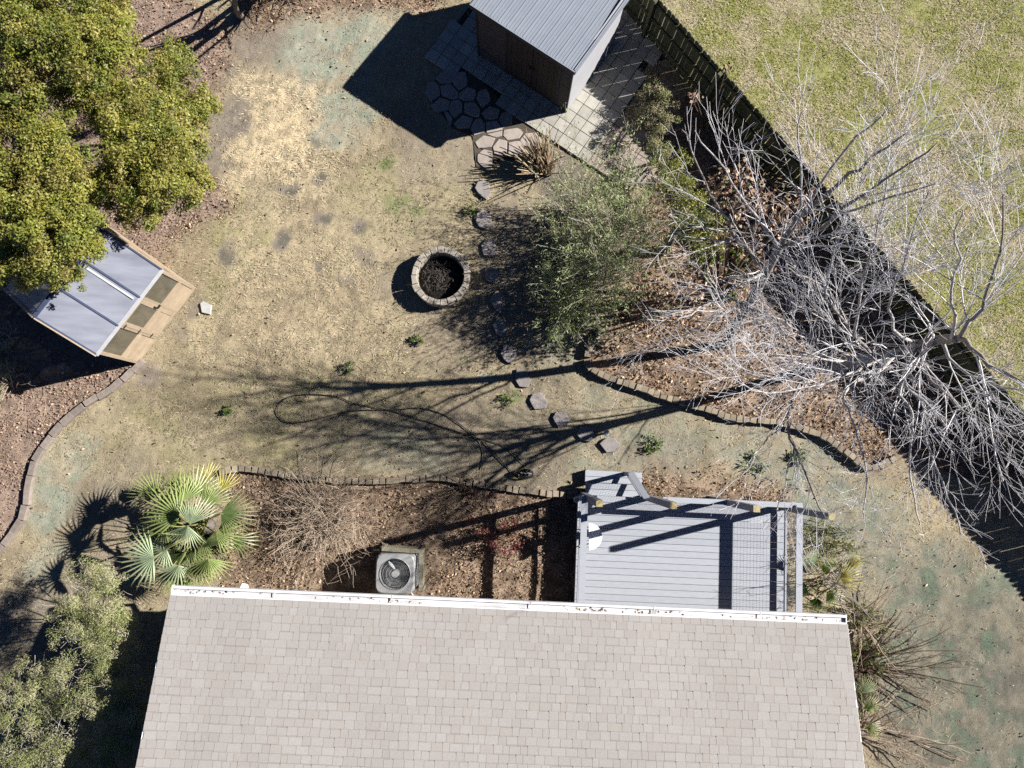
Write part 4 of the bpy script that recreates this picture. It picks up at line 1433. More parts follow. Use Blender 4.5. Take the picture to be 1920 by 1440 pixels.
    MB().lathe(V3(p.x, p.y, .86), [(.02, 0), (.055, .02), (.072, .06), (.072, .09), (.055, .13), (.02, .15)], 14).build("globe", M['blueglass'], bl, smooth=True)


deck()


# ------------------------------------------------------------------ air conditioner and its wooden screen
def air_conditioner():
    H_ = 0.95
    c = at(740.5, 1076.5, H_)
    a = empty("air_conditioner", (c.x, c.y, 0), "grey square outdoor air conditioner unit with a round fan grille", "air conditioner")
    rz = R(-1.5)
    mt = Matrix.Rotation(rz, 3, 'Z')
    S = 0.455

    def rsq(r, rad, n=6):
        out = []
        for sx, sy, a0 in ((1, 1, 0), (-1, 1, 90), (-1, -1, 180), (1, -1, 270)):
            for k in range(n):
                t = R(a0 + 90 * k / (n - 1))
                p = mt @ V3(sx * (r - rad) + rad * math.cos(t), sy * (r - rad) + rad * math.sin(t), 0)
                out.append((c.x + p.x, c.y + p.y))
        return out
    sq = rsq(S - .02, .10)
    # hollow casing wall
    b = MB()
    n = len(sq)
    inn = rsq(S - .035, .09)
    for ring, rev in ((sq, False), (inn, True)):
        vs = [(p[0], p[1], .06) for p in ring] + [(p[0], p[1], H_ - .1) for p in ring]
        b.add(vs, [((i, (i + 1) % n, n + (i + 1) % n, n + i) if not rev else (n + i, n + (i + 1) % n, (i + 1) % n, i)) for i in range(n)])
    case = b.build("casing", M['ac'], a)
    # louvre slats round the casing
    lv = [rsq(S - .006, .105) for _ in range(1)][0]
    for k in range(9):
        z = .14 + k * .078
        m = MB()
        vs = [(p[0], p[1], z) for p in sq] + [(p[0], p[1], z - .03) for p in lv] + [(p[0], p[1], z - .036) for p in lv] + [(p[0], p[1], z - .012) for p in sq]
        fs = []
        for i in range(n):
            j = (i + 1) % n
            fs += [(n + i, n + j, j, i), (2 * n + i, 2 * n + j, n + j, n + i), (3 * n + i, 3 * n + j, 2 * n + j, 2 * n + i)]
        m.add(vs, fs).build("louvre", M['ac'], a)
    MB().prism(rsq(S, .11), -.02, .06).build("base_pan", M['ac'], a)
    # lid: rounded square with a round hole
    lid = MB()
    N2 = 48
    def on_sq(t, r, rad):
        dx, dy = math.cos(t), math.sin(t)
        k = ((abs(dx) ** 6 + abs(dy) ** 6) ** (1 / 6.0))
        p = mt @ V3(dx / k * r, dy / k * r, 0)
        return p
    hole = .345
    outer_lo = [c + on_sq(2 * math.pi * i / N2, S, .1) + V3(0, 0, -.11) for i in range(N2)]
    outer = [c + on_sq(2 * math.pi * i / N2, S, .1) + V3(0, 0, -.03) for i in range(N2)]
    top = [c + on_sq(2 * math.pi * i / N2, S - .03, .1) + V3(0, 0, 0) for i in range(N2)]
    ri = [c + V3(math.cos(2 * math.pi * i / N2) * (hole + .02), math.sin(2 * math.pi * i / N2) * (hole + .02), .0) for i in range(N2)]
    rim = [c + V3(math.cos(2 * math.pi * i / N2) * (hole + .008), math.sin(2 * math.pi * i / N2) * (hole + .008), .018) for i in range(N2)]
    r2 = [c + V3(math.cos(2 * math.pi * i / N2) * hole, math.sin(2 * math.pi * i / N2) * hole, -.12) for i in range(N2)]
    rings = [outer_lo, outer, top, ri, rim, r2]
    vs = [p for rr in rings for p in rr]
    fs = [(k * N2 + i, k * N2 + (i + 1) % N2, (k + 1) * N2 + (i + 1) % N2, (k + 1) * N2 + i) for k in range(5) for i in range(N2)]
    lid.add(vs, fs).build("lid", M['ac'], a)
    MB().lathe(V3(c.x, c.y, H_ - .42), [(.40, 0), (.40, .01)], 28).build("inside", M['ac_dark'], a)
    fan = MB()
    for k in range(3):
        t0 = R(100 + 120 * k)
        vs, fs = [], []
        for i in range(6):
            r = .09 + .225 * i / 5
            wdt = .34 + .12 * math.sin(math.pi * i / 5)
            for s, zz in ((-1, -.055), (0, -.01), (1, .05)):
                t = t0 + s * wdt * (0.9 + .35 * i / 5)
                vs.append(V3(c.x + r * math.cos(t), c.y + r * math.sin(t), H_ - .20 + zz))
        for i in range(5):
            for j in range(2):
                q = i * 3 + j
                fs.append((q, q + 3, q + 4, q + 1))
        MB().add(vs, fs).build("fan_blade", M['blade_metal'], a)
    MB().lathe(V3(c.x, c.y, H_ - .2), [(.09, 0), (.09, .10), (.08, .13)], 20).build("motor_hub", M['ac'], a)
    gr = MB()
    for k in range(64):
        t = 2 * math.pi * k / 64
        d = V3(math.cos(t), math.sin(t), 0)
        gr.tube([V3(c.x, c.y, H_ + .012) + d * .10, V3(c.x, c.y, H_ + .02) + d * .22, V3(c.x, c.y, H_ + .004) + d * (hole + .01)], .0024, 3, False)
    for r in (.12, .2, .28):
        gr.tube([V3(c.x + r * math.cos(2 * math.pi * i / 28), c.y + r * math.sin(2 * math.pi * i / 28), H_ + .016) for i in range(29)], .003, 3, False)
    gr.build("fan_grille", M['ac'], a)
    MB().lathe(V3(c.x, c.y, H_ + .008), [(.085, 0), (.08, .012)], 20).build("grille_boss", M['ac'], a)
    # screen
    zt = .78
    p0, p1, p2 = at(716, 1029, zt), at(790, 1034, zt), at(789, 1108, zt)
    s = empty("wooden_screen", (p1.x, p1.y, 0), "weathered two sided wooden screen around the air conditioner", "screen")
    MB().beam(p0, p1 + (p1 - p0).normalized() * .045, .095, .036).build("top_board", M['old_wood'], s)
    q1 = p1 + (p2 - p1).normalized() * .05
    MB().beam(q1, p2, .095, .036).build("top_board", M['old_wood'], s)
    for p in (p0, p1, p2):
        MB().box((p.x, p.y, zt / 2 - .03), (.08, .08, zt - .02), rz).build("post", M['old_wood'], s)
    for A, B in ((p0, p1), (p1, p2)):
        for k in range(5):
            z = .08 + k * .145
            d = (B - A).normalized() * .045
            MB().beam(V3(A.x, A.y, z) + d, V3(B.x, B.y, z) - d, .02, .09).build("slat", M['old_wood'], s)
    pp = MB()
    pp.tube([at(768, 1108, .3), at(772, 1113, .15), at(780, 1125, .1)], .018, 6)
    o = pp.build("coolant_pipe", M['alu'], a)


air_conditioner()


# ------------------------------------------------------------------ hose
def hose():
    h = empty("garden_hose", tuple(at(900, 830)), "black garden hose looped across the grass with a pile at its end", "hose")
    loop = [(990, 880), (985, 873), (970, 857), (940, 833), (907, 825), (873, 815), (790, 787), (723, 767), (660, 757), (640, 745), (600, 739), (550, 740), (527, 751), (519, 765), (521, 780), (535, 793), (560, 793), (600, 785), (640, 773), (690, 768), (740, 770), (783, 763), (812, 770), (840, 780), (873, 803), (895, 822), (903, 832), (908, 850), (905, 868), (903, 880)]
    MB().tube(smooth_path([at(px, py, .004) for px, py in loop], 2), .011, 6).build("hose_run", M['hose'], h)
    b = MB()
    q = smooth_path([at(px, py, .014) for px, py in [(907, 827), (925, 848), (940, 865), (955, 880), (965, 890)]], 2)
    b.tube(q, .014, 6)
    c = at(982, 889)
    p = []
    for k in range(60):
        t = k * .62
        r = .10 + .12 * random.random()
        p.append(c + V3(r * 1.3 * math.cos(t), r * .6 * math.sin(t), .02 + k * .002 + random.uniform(0, .03)))
    b.tube(smooth_path(p, 1), .013, 5)
    b.build("hose_coil", M['hose'], h)
    e = at(990, 886)
    MB().tube([V3(e.x - .05, e.y, .16), V3(e.x + .08, e.y - .03, .17)], [.025, .014], 8).build("nozzle", M['alu'], h)


hose()


# ------------------------------------------------------------------ branching plants
class Tree:
    def __init__(self, seed):
        self.r = random.Random(seed)
        self.parts = {}

    def mb(self, k):
        return self.parts.setdefault(k, MB())

    def stem(self, p, d, L, r0, r1, nseg, wob, up, key, sides=4):
        r = self.r
        path, rad = [p.copy()], [r0]
        d = d.normalized()
        for i in range(nseg):
            d = (d + V3(r.gauss(0, wob), r.gauss(0, wob), r.gauss(0, wob) + up)).normalized()
            p = p + d * (L / nseg)
            if p.z < .03:
                p.z = .03
            path.append(p.copy())
            rad.append(r0 + (r1 - r0) * (i + 1) / nseg)
        self.mb(key).tube(path, rad, sides, False)
        return path, rad

    def children(self, path, rad, depth, spec, wob=.16):
        """spec[depth] = (number per metre, length range, radius factor, spread, up, key)"""
        if depth >= len(spec):
            return
        per, (l0, l1), rf, spread, up, key = spec[depth]
        r = self.r
        tot = sum((b - a).length for a, b in zip(path[:-1], path[1:]))
        n = int(per * tot + r.random())
        for k in range(n):
            f = r.uniform(.12, 1.0) if depth else r.uniform(.05, 1.0)
            x = f * (len(path) - 1)
            i = min(int(x), len(path) - 2)
            p = path[i].lerp(path[i + 1], x - i)
            t = (path[i + 1] - path[i]).normalized()
            o = t.orthogonal().normalized()
            o = Matrix.Rotation(r.uniform(0, 6.283), 3, t) @ o
            s = r.uniform(.6, 1.15) * spread
            d = t * math.cos(s) + o * math.sin(s)
            pr = rad[i] + (rad[i + 1] - rad[i]) * (x - i)
            L = r.uniform(l0, l1) * (1.1 - .5 * f)
            cr = max(min(pr * rf, .03), .0040)
            cp, crr = self.stem(p, d, L, cr, max(cr * .4, .0028), 5 if depth < 2 else 4, wob, up, key, 5 if cr > .018 else (4 if cr > .009 else 3))
            self.children(cp, crr, depth + 1, spec, wob)


def limb_path(pts, it=1):
    return smooth_path([at(px, py, z) for px, py, z in pts], it)


def bare_tree(name, label, base, trunks, limbs, spec, m, twig_m, seed, taper, group=None):
    b = at(*base)
    o = empty(name, (b.x, b.y, 0), label, "tree", group)
    T = Tree(seed)
    for pts, r0, r1 in trunks:
        P = limb_path(pts)
        rad = [r0 + (r1 - r0) * i / (len(P) - 1) for i in range(len(P))]
        MB().tube(P, rad, 9).build("trunk", M['bark_shaded'] if m is M['bark_pale'] else m, o, smooth=True)
        T.children(P[len(P) // 2:], rad[len(P) // 2:], 0, [(s[0] * .3,) + s[1:] for s in spec[:1]] + spec[1:], .085)
    for pts, r0, r1, *short in limbs:
        sp_ = [(a_, (l_[0] * short[0], l_[1] * short[0])) + tuple(r_) for a_, l_, *r_ in spec] if short else spec
        P = limb_path(pts)
        # natural wobble
        for i in range(1, len(P)):
            P[i] = P[i] + V3(T.r.gauss(0, .02), T.r.gauss(0, .02), T.r.gauss(0, .03))
        rad = [r0 + (r1 - r0) * (i / (len(P) - 1)) ** .8 for i in range(len(P))]
        MB().tube(P, rad, 7).build("limb", M['bark_shaded'] if m is M['bark_pale'] and r0 > .041 else m, o, smooth=True)
        T.children(P, rad, 0, sp_, .085)
    for k, mb in T.parts.items():
        q = mb.build(k, twig_m, o, smooth=True)
        q['kind'] = 'stuff'
    return o


SPEC_BIG = [(2.9, (1.2, 2.7), .42, .62, .02, "branches"), (3.3, (.6, 1.5), .5, .6, .02, "branches"), (4.6, (.25, .85), .55, .6, .02, "twigs")]
bare_tree("bare_tree", "big leafless pale barked tree whose crown spreads over the fence", (1545, 682),
          [([(1545, 682, -.1), (1565, 680, .5), (1600, 677, 1.4), (1650, 671, 2.6), (1692, 661, 3.5), (1722, 646, 4.1), (1760, 637, 4.8), (1797, 634, 5.4)], .135, .08)],
          [([(1797, 634, 5.4), (1830, 655, 5.9), (1862, 695, 6.3), (1930, 720, 6.9)], .052, .022),
           ([(1797, 634, 5.4), (1815, 605, 5.9), (1830, 590, 6.2), (1845, 550, 6.6), (1870, 490, 7.1), (1880, 420, 7.5), (1880, 350, 7.8)], .042, .010),
           ([(1785, 635, 5.3), (1790, 597, 5.8), (1785, 555, 6.2), (1800, 500, 6.6), (1790, 440, 7.1), (1810, 390, 7.4)], .036, .010),
           ([(1760, 637, 4.8), (1700, 690, 4.8), (1680, 738, 5.0), (1700, 755, 5.2), (1714, 774, 5.4), (1716, 800, 5.6), (1706, 850, 6.0), (1712, 920, 6.4), (1718, 980, 6.7)], .040, .010, .5),
           ([(1722, 646, 4.1), (1690, 700, 4.5), (1705, 735, 4.9), (1746, 757, 5.2), (1738, 785, 5.4), (1735, 832, 5.7), (1760, 890, 6.1), (1790, 950, 6.4), (1800, 1000, 6.7)], .040, .010, .5),
           ([(1692, 661, 3.5), (1660, 672, 3.9), (1625, 662, 4.3), (1600, 628, 4.9), (1575, 597, 5.4), (1548, 556, 6.0), (1533, 535, 6.3), (1500, 517, 6.7), (1470, 500, 7.0)], .042, .010),
           ([(1548, 556, 6.0), (1552, 520, 6.3), (1562, 480, 6.7), (1566, 440, 7.0), (1582, 410, 7.3)], .026, .008),
           ([(1600, 628, 4.9), (1610, 570, 5.5), (1618, 510, 6.1), (1640, 460, 6.6), (1650, 400, 7.1), (1665, 330, 7.6)], .030, .010),
           ([(1722, 646, 4.1), (1680, 625, 4.8), (1668, 590, 5.3), (1672, 540, 5.8), (1700, 490, 6.4), (1712, 430, 6.9), (1740, 360, 7.4)], .038, .010),
           ([(1650, 671, 2.6), (1592, 672, 3.5), (1547, 640, 4.3), (1515, 633, 4.8), (1477, 605, 5.3), (1440, 590, 5.7)], .036, .010),
           ([(1600, 677, 1.5), (1577, 679, 2.4), (1530, 668, 3.4), (1480, 655, 4.2), (1420, 640, 4.9), (1360, 622, 5.4)], .034, .009),
           ([(1565, 680, .5), (1530, 697, 1.6), (1502, 708, 2.4), (1487, 745, 3.2), (1473, 787, 3.9), (1487, 832, 4.4), (1505, 880, 4.8), (1530, 940, 5.2), (1550, 975, 5.4)], .045, .010, .6),
           ([(1473, 787, 3.9), (1450, 812, 4.2), (1425, 845, 4.5), (1408, 872, 4.7), (1385, 900, 4.9)], .022, .008, .6),
           ([(1490, 835, 4.4), (1478, 880, 4.7), (1467, 925, 5.0), (1455, 965, 5.2)], .020, .008, .6),
           ([(1692, 661, 3.5), (1640, 704, 4.0), (1600, 720, 4.3), (1577, 748, 4.7), (1597, 782, 5.0), (1620, 840, 5.4), (1626, 915, 5.8), (1622, 975, 6.1)], .038, .009, .5),
           ([(1722, 646, 4.1), (1735, 700, 4.8), (1790, 760, 5.5), (1850, 800, 6.1), (1920, 850, 6.7)], .042, .012),
           ([(1760, 637, 4.8), (1790, 680, 5.3), (1830, 710, 5.8), (1890, 730, 6.4), (1950, 730, 6.8)], .038, .011),
           ([(1692, 661, 3.5), (1620, 690, 4.2), (1560, 715, 4.8), (1490, 735, 5.4), (1420, 735, 5.9), (1370, 710, 6.2)], .034, .009)],
          SPEC_BIG, M['bark_pale'], M['twig_pale'], 3, None)

SPEC_MED = [(1.7, (.9, 2.0), .42, .6, .03, "branches"), (2.6, (.5, 1.2), .5, .6, .03, "twigs"), (3.0, (.2, .6), .55, .6, .03, "twigs")]
bare_tree("bare_tree", "smaller leafless grey tree forking above the brown leafed shrubs", (1358, 646),
          [([(1358, 646, -.1), (1366, 630, 0.82), (1385, 600, 2.15), (1403, 573, 3.13), (1422, 540, 3.96), (1438, 508, 4.62), (1466, 455, 5.61)], .12, .075)],
          [([(1466, 455, 5.61), (1482, 428, 5.94), (1512, 398, 6.38), (1550, 360, 6.93), (1600, 320, 7.48), (1650, 285, 7.92), (1700, 250, 8.25)], .065, .010),
           ([(1472, 462, 5.44), (1500, 448, 5.83), (1535, 435, 6.27), (1560, 408, 6.71), (1610, 370, 7.26), (1680, 325, 7.81), (1760, 270, 8.36)], .055, .010),
           ([(1560, 408, 6.71), (1620, 385, 7.26), (1690, 362, 7.70), (1758, 345, 8.03)], .026, .008),
           ([(1512, 398, 6.38), (1550, 330, 6.93), (1590, 270, 7.48), (1650, 225, 8.03), (1670, 195, 8.25)], .030, .008),
           ([(1490, 425, 6.05), (1500, 370, 6.49), (1500, 310, 6.93), (1490, 250, 7.37), (1510, 200, 7.70)], .030, .008),
           ([(1462, 462, 5.61), (1440, 432, 5.94), (1415, 400, 6.27), (1380, 350, 6.71), (1350, 305, 7.15), (1300, 250, 7.59)], .034, .009),
           ([(1437, 508, 4.62), (1410, 475, 5.12), (1385, 450, 5.44), (1367, 425, 5.83), (1345, 385, 6.16), (1327, 355, 6.49), (1305, 300, 6.93), (1280, 240, 7.37)], .042, .009),
           ([(1385, 450, 5.44), (1368, 432, 5.72), (1320, 432, 6.05), (1280, 420, 6.38)], .020, .007),
           ([(1380, 445, 5.44), (1340, 460, 5.83), (1290, 475, 6.16), (1270, 490, 6.38)], .020, .007),
           ([(1436, 510, 4.62), (1405, 525, 4.95), (1370, 540, 5.44), (1335, 565, 5.72), (1300, 582, 6.05), (1265, 605, 6.27)], .036, .008),
           ([(1403, 573, 3.10), (1375, 578, 3.34), (1345, 592, 3.58), (1318, 606, 3.74), (1295, 622, 3.90), (1262, 640, 4.06), (1207, 658, 4.30), (1135, 677, 4.54)], .045, .008),
           ([(1403, 573, 3.10), (1380, 562, 3.42), (1350, 558, 3.66), (1320, 540, 3.90), (1300, 530, 4.06)], .028, .008),
           ([(1403, 573, 3.13), (1430, 590, 3.96), (1462, 610, 4.78), (1475, 640, 5.44), (1490, 680, 5.83)], .030, .008),
           ([(1455, 475, 5.28), (1500, 490, 5.94), (1530, 520, 6.38), (1545, 570, 6.82)], .026, .008)],
          SPEC_MED, M['bark_pale'], M['twig_pale'], 8, None)

SPEC_LOW = [(1.6, (.5, 1.2), .5, .6, .03, "branches"), (2.6, (.25, .6), .5, .6, .03, "twigs")]
bare_tree("bare_tree", "dark many stemmed bare tree at the photo's top edge, its stems leaning out of view", (457, 33),
          [([(457, 33, -.1), (446, 27, .4), (440, 8, .9), (438, -25, 1.6), (420, -70, 2.5)], .08, .045)],
          [([(500, -45, 0), (490, -30, .8), (470, -20, 1.8), (455, -30, 2.8)], .085, .03),
           ([(505, -50, 0), (500, 0 - 20, .9), (488, 0 - 10, 1.9), (470, -15, 2.9)], .085, .03),
           ([(510, -55, 0), (530, -45, .9), (520, -35, 2.0), (500, -40, 3.0)], .075, .03),
           ([(505, -55, 0), (470, -60, .9), (420, -60, 1.9), (370, -70, 2.8)], .075, .03),
           ([(515, -55, 0), (560, -60, 1.0), (600, -70, 2.2), (640, -90, 3.2)], .055, .018),
           ([(446, 27, .4), (430, 0, 1.0), (395, -30, 1.7), (350, -60, 2.4)], .035, .012)],
          [(1.8, (.6, 1.3), .6, .6, .03, 'branches'), (2.2, (.3, .6), .6, .6, .03, 'twigs')], M['bark_grey'], M['twig_brown'], 21, None)


# ------------------------------------------------------------------ leafy crowns
def clump_points(c, rx, ry, rz, n, seed_noise):
    """leaves gathered in many small sprays spread over and through a lobe of the crown"""
    k = max(10, int(34 * (rx / .7) ** 1.5))
    d = rng.normal(size=(k, 3))
    d[:, 2] = np.where(rng.random(k) < .75, np.abs(d[:, 2]), d[:, 2])
    d /= np.linalg.norm(d, axis=1, keepdims=True)
    sub = d * (0.35 + 0.75 * rng.random(k) ** .7)[:, None] * np.array([rx, ry, rz])
    sr = rng.uniform(.09, .21, k) * (rx / .6) ** .5
    w = sr ** 2
    i = rng.choice(k, n, p=w / w.sum())
    e = rng.normal(size=(n, 3))
    e /= np.linalg.norm(e, axis=1, keepdims=True)
    e2 = e * (rng.random(n) ** .45)[:, None] * np.array([1.25, 1.25, .7])
    P = sub[i] + e2 * sr[i][:, None] + np.array(c)
    return P, e * .7 + d[i] * .5, i, k


def evergreen(name, label, base, clumps, n_per, tones, leaf, aspect, seed, cat="tree", group=None, bark='bark_grey', twig=None, wild=0.0):
    b = at(*base)
    o = empty(name, (b.x, b.y, 0), label, cat, group)
    Ps, Ds, Cs = [], [], []
    br = MB()
    T = Tree(seed)
    zt = max(cl[2] for cl in clumps)
    topc = sum((at(cl[0], cl[1], cl[2]) for cl in clumps), Vector()) / len(clumps)
    trunk_top = V3(b.x, b.y, 0).lerp(topc, .55)
    if cat == "tree":
        MB().tube([V3(b.x, b.y, -.1), V3(b.x, b.y, 0).lerp(trunk_top, .5) + V3(.05, .03, 0), trunk_top], [.16, .12, .08], 8).build("trunk", M[bark], o, smooth=True)
    for (px, py, z, r) in clumps:
        c = at(px, py, z)
        st = trunk_top if cat == "tree" else V3(b.x + T.r.gauss(0, .08), b.y + T.r.gauss(0, .08), 0.0)
        m = st.lerp(c, .5) + V3(T.r.gauss(0, .08), T.r.gauss(0, .08), .1)
        br.tube([st, m, c, c + V3(T.r.gauss(0, .1), T.r.gauss(0, .1), r * .5)], [.05, .035, .02, .008] if cat == "tree" else [.02, .016, .01, .004], 5, False)
        if twig:
            P2 = [m, c]
            for k in range(twig):
                dd = V3(T.r.gauss(0, 1), T.r.gauss(0, 1), T.r.gauss(.5, .7)).normalized()
                T.stem(c - dd * r * .2 + V3(T.r.gauss(0, r * .4), T.r.gauss(0, r * .4), 0), dd, r * T.r.uniform(.7, 1.2), .006, .0025, 4, .25, 0, "twigs", 3)
        n = int(n_per * (r / .7) ** 2)
        rr = r * (1 + wild * (T.r.random() - .5))
        P, d, si, sk = clump_points(tuple(c), rr, rr, rr * .72, n, seed)
        keep = P[:, 2] > 0.02
        P, d, si = P[keep], d[keep], si[keep]
        Ps.append(P)
        Ds.append(d)
        spray = tones[rng.integers(0, len(tones), sk)] * rng.uniform(.85, 1.15, (sk, 1))
        t = spray[si] * .7 + .3 * tones[rng.integers(0, len(tones), len(P))]
        Cs.append(t)
    P, D_, C = np.concatenate(Ps), np.concatenate(Ds), np.concatenate(Cs)
    n = len(P)
    nr = D_ * .6 + rng.normal(size=(n, 3)) * .55 + np.array([0, 0, .45])
    leaf_quads(P, rng.uniform(leaf * .7, leaf * 1.3, n), rng.uniform(aspect * .8, aspect * 1.2, n), nr, jit(C, n, .2), "crown", M['leaf'], o)
    br.build("branches", M[bark], o, smooth=True, kind='stuff')
    for k, mb in T.parts.items():
        mb.build(k, M['twig_grey'], o, kind='stuff')
    return o


TON_OAK = 1.28 * np.array([[0.165, 0.175, 0.028], [0.195, 0.185, 0.034], [0.13, 0.15, 0.024], [0.235, 0.21, 0.055], [0.10, 0.125, 0.024], [0.18, 0.15, 0.04]])
evergreen("evergreen_tree", "evergreen tree filling the photo's upper left corner", (110, 150),
          [(40, 30, 3.8, .85), (130, 20, 4.0, .8), (200, 55, 3.8, .7), (85, 95, 4.3, .8), (170, 110, 4.3, .8), (215, 110, 3.6, .6), (20, 110, 3.8, .8), (60, 165, 4.0, .75), (150, 165, 3.7, .6), (-30, 60, 3.6, .9), (205, 20, 3.3, .5)], 6630, TON_OAK, .056, .5, 31)
evergreen("evergreen_tree", "small loose crowned evergreen tree nearest the straw patch, brown soil showing through", (300, 215),
          [(325, 125, 2.4, .5), (345, 160, 2.6, .5), (372, 195, 2.4, .45), (390, 205, 2.0, .35), (355, 220, 2.2, .4), (300, 150, 2.5, .5), (330, 105, 2.0, .38)], 4930, TON_OAK, .056, .5, 32)
evergreen("evergreen_tree", "broad evergreen tree directly above the greenhouse's upper corner", (250, 320),
          [(215, 215, 3.2, .7), (265, 215, 3.4, .7), (320, 250, 3.2, .65), (250, 270, 3.9, .75), (320, 300, 3.6, .75), (360, 300, 2.8, .5), (290, 340, 3.6, .7), (345, 345, 2.9, .55), (240, 335, 3.4, .6), (225, 380, 2.8, .5), (310, 385, 2.7, .5), (265, 385, 2.9, .5), (215, 170, 3.0, .5)], 6630, TON_OAK, .056, .5, 33)
evergreen("evergreen_tree", "evergreen tree whose crown overhangs the greenhouse roof", (70, 420),
          [(20, 230, 3.4, .75), (80, 240, 3.8, .75), (30, 300, 3.8, .8), (100, 310, 4.1, .7), (50, 370, 4.0, .8), (120, 380, 4.1, .75), (20, 430, 3.6, .75), (90, 440, 4.1, .8), (150, 435, 3.7, .6), (35, 478, 3.6, .66), (105, 482, 3.8, .58), (160, 470, 3.2, .36), (135, 525, 3.2, .34), (50, 505, 3.3, .46), (-30, 360, 3.6, .9), (-25, 480, 3.2, .66), (150, 345, 3.3, .5)], 6630, TON_OAK, .056, .5, 34)

TON_JUN = np.array([[0.195, 0.195, 0.085], [0.23, 0.22, 0.125], [0.155, 0.175, 0.06], [0.245, 0.23, 0.145], [0.13, 0.15, 0.045]])
evergreen("feathery_shrub", "tall feathery yellow green shrub at the house's upper left corner", (190, 1170),
          [(165, 1085, 1.7, .42), (200, 1110, 2.0, .48), (150, 1135, 2.0, .5), (210, 1160, 2.1, .5), (155, 1190, 2.0, .5), (205, 1215, 2.1, .5), (120, 1150, 1.6, .35), (235, 1195, 1.8, .35), (190, 1075, 1.5, .3)], 7600, TON_JUN * 1.7, .044, .24, 41, "shrub", None, 'bark_grey', 16, .3)
evergreen("feathery_shrub", "sprawling feathery green shrub with grey twigs in the photo's lower left corner", (110, 1360),
          [(60, 1270, 1.6, .5), (120, 1260, 1.8, .45), (190, 1260, 1.9, .45), (235, 1280, 1.9, .42), (30, 1330, 1.7, .5), (100, 1330, 1.5, .4), (170, 1320, 2.0, .5), (225, 1340, 2.0, .45), (50, 1400, 1.8, .5), (130, 1395, 1.9, .5), (200, 1395, 2.0, .5), (20, 1440, 1.6, .5), (110, 1450, 1.8, .5), (180, 1450, 1.9, .5), (245, 1300, 2.0, .42), (250, 1345, 2.1, .42), (240, 1395, 2.0, .45), (222, 1440, 2.0, .5), (215, 1300, 2.2, .45)], 6600, TON_JUN * 1.6, .044, .24, 42, "shrub", None, 'bark_grey', 22, .3)
TON_PATIO = 1.2 * np.array([[0.25, 0.24, 0.11], [0.21, 0.22, 0.08], [0.29, 0.265, 0.155], [0.17, 0.195, 0.065], [0.27, 0.225, 0.14]])
evergreen("leafy_shrub", "upright grey green shrub in the fence's shadow beside the pale pavers", (1205, 225),
          [(1228, 165, .75, .23), (1250, 188, .8, .25), (1232, 208, .75, .25), (1252, 228, .8, .25), (1228, 245, .65, .23), (1208, 212, .5, .2), (1205, 180, .5, .18), (1215, 150, .6, .17)], 7500, TON_PATIO, .034, .4, 51, "shrub", None, 'bark_grey', 10, .3)
evergreen("leafy_shrub", "yellowish green shrub spreading over the pink pavers' edge", (1220, 310),
          [(1232, 275, .6, .25), (1250, 295, .7, .27), (1232, 310, .65, .26), (1250, 330, .7, .27), (1270, 345, .65, .24), (1238, 350, .6, .24), (1215, 350, .4, .18)], 7500, TON_PATIO * np.array([1.0, 1.05, .9]), .034, .4, 52, "shrub", None, 'bark_grey', 10, .3)
TON_DK = np.array([[0.19, 0.21, 0.035], [0.23, 0.235, 0.045], [0.14, 0.165, 0.03], [0.25, 0.24, 0.07]])
evergreen("holly_tree", "small dense dark green tree between the patio shrubs and the bare tree's fork", (1240, 470),
          [(1275, 305, 1.8, .30), (1285, 345, 2.0, .34), (1300, 385, 2.3, .36), (1270, 400, 2.0, .34), (1325, 425, 2.2, .34), (1290, 440, 2.0, .34), (1345, 455, 1.9, .3), (1310, 475, 1.8, .32), (1250, 360, 1.7, .3)], 3600, TON_DK, .05, .5, 53, "tree", None, 'bark_grey', 8, .3)


def sprig_shrub(name, label, base, spots, n_st, tones, H_, seed, twig='twig_grey', leafy=26, leaf=.045, aspect=.32, lean=.5, cat="shrub", group=None):
    """many thin stems rising from a base, each set with narrow leaves"""
    b = at(*base)
    o = empty(name, (b.x, b.y, 0), label, cat, group)
    T = Tree(seed)
    Ps, Ax = [], []
    for (px, py, r) in spots:
        c = at(px, py)
        for k in range(n_st):
            a = T.r.uniform(0, 6.28)
            q = math.sqrt(T.r.random()) * r
            p = c + V3(q * math.cos(a), q * math.sin(a), 0)
            d = V3(math.cos(a) * lean * T.r.random() * 1.6, math.sin(a) * lean * T.r.random() * 1.6, 1)
            path, rad = T.stem(p, d, H_ * T.r.uniform(.5, 1.1), .008, .003, 5, .16, -.02, "stems", 3)
            for i in range(leafy):
                f = T.r.uniform(.3, 1.0) ** (.7 if H_ > 1 else 1) * (len(path) - 1)
                j = min(int(f), len(path) - 2)
                w = path[j].lerp(path[j + 1], f - j)
                g = .03 + .025 * (H_ > 1)
                t_ = (path[j + 1] - path[j]).normalized() + V3(T.r.gauss(0, .35), T.r.gauss(0, .35), .1)
                Ax.append(tuple(t_))
                Ps.append((w.x + T.r.gauss(0, g), w.y + T.r.gauss(0, g), max(w.z + T.r.gauss(0, g), .02)))
    P = np.array(Ps)
    n = len(P)
    nr = rng.normal(size=(n, 3)) + np.array([0, 0, .6])
    leaf_quads(P, rng.uniform(leaf * .7, leaf * 1.5, n), np.full(n, aspect), nr, jit(tones[rng.integers(0, len(tones), n)], n, .3), "leaves", M['leaf'], o, kind='stuff', axis=np.array(Ax))
    for k, mb in T.parts.items():
        mb.build(k, M[twig], o, kind='stuff')
    return o


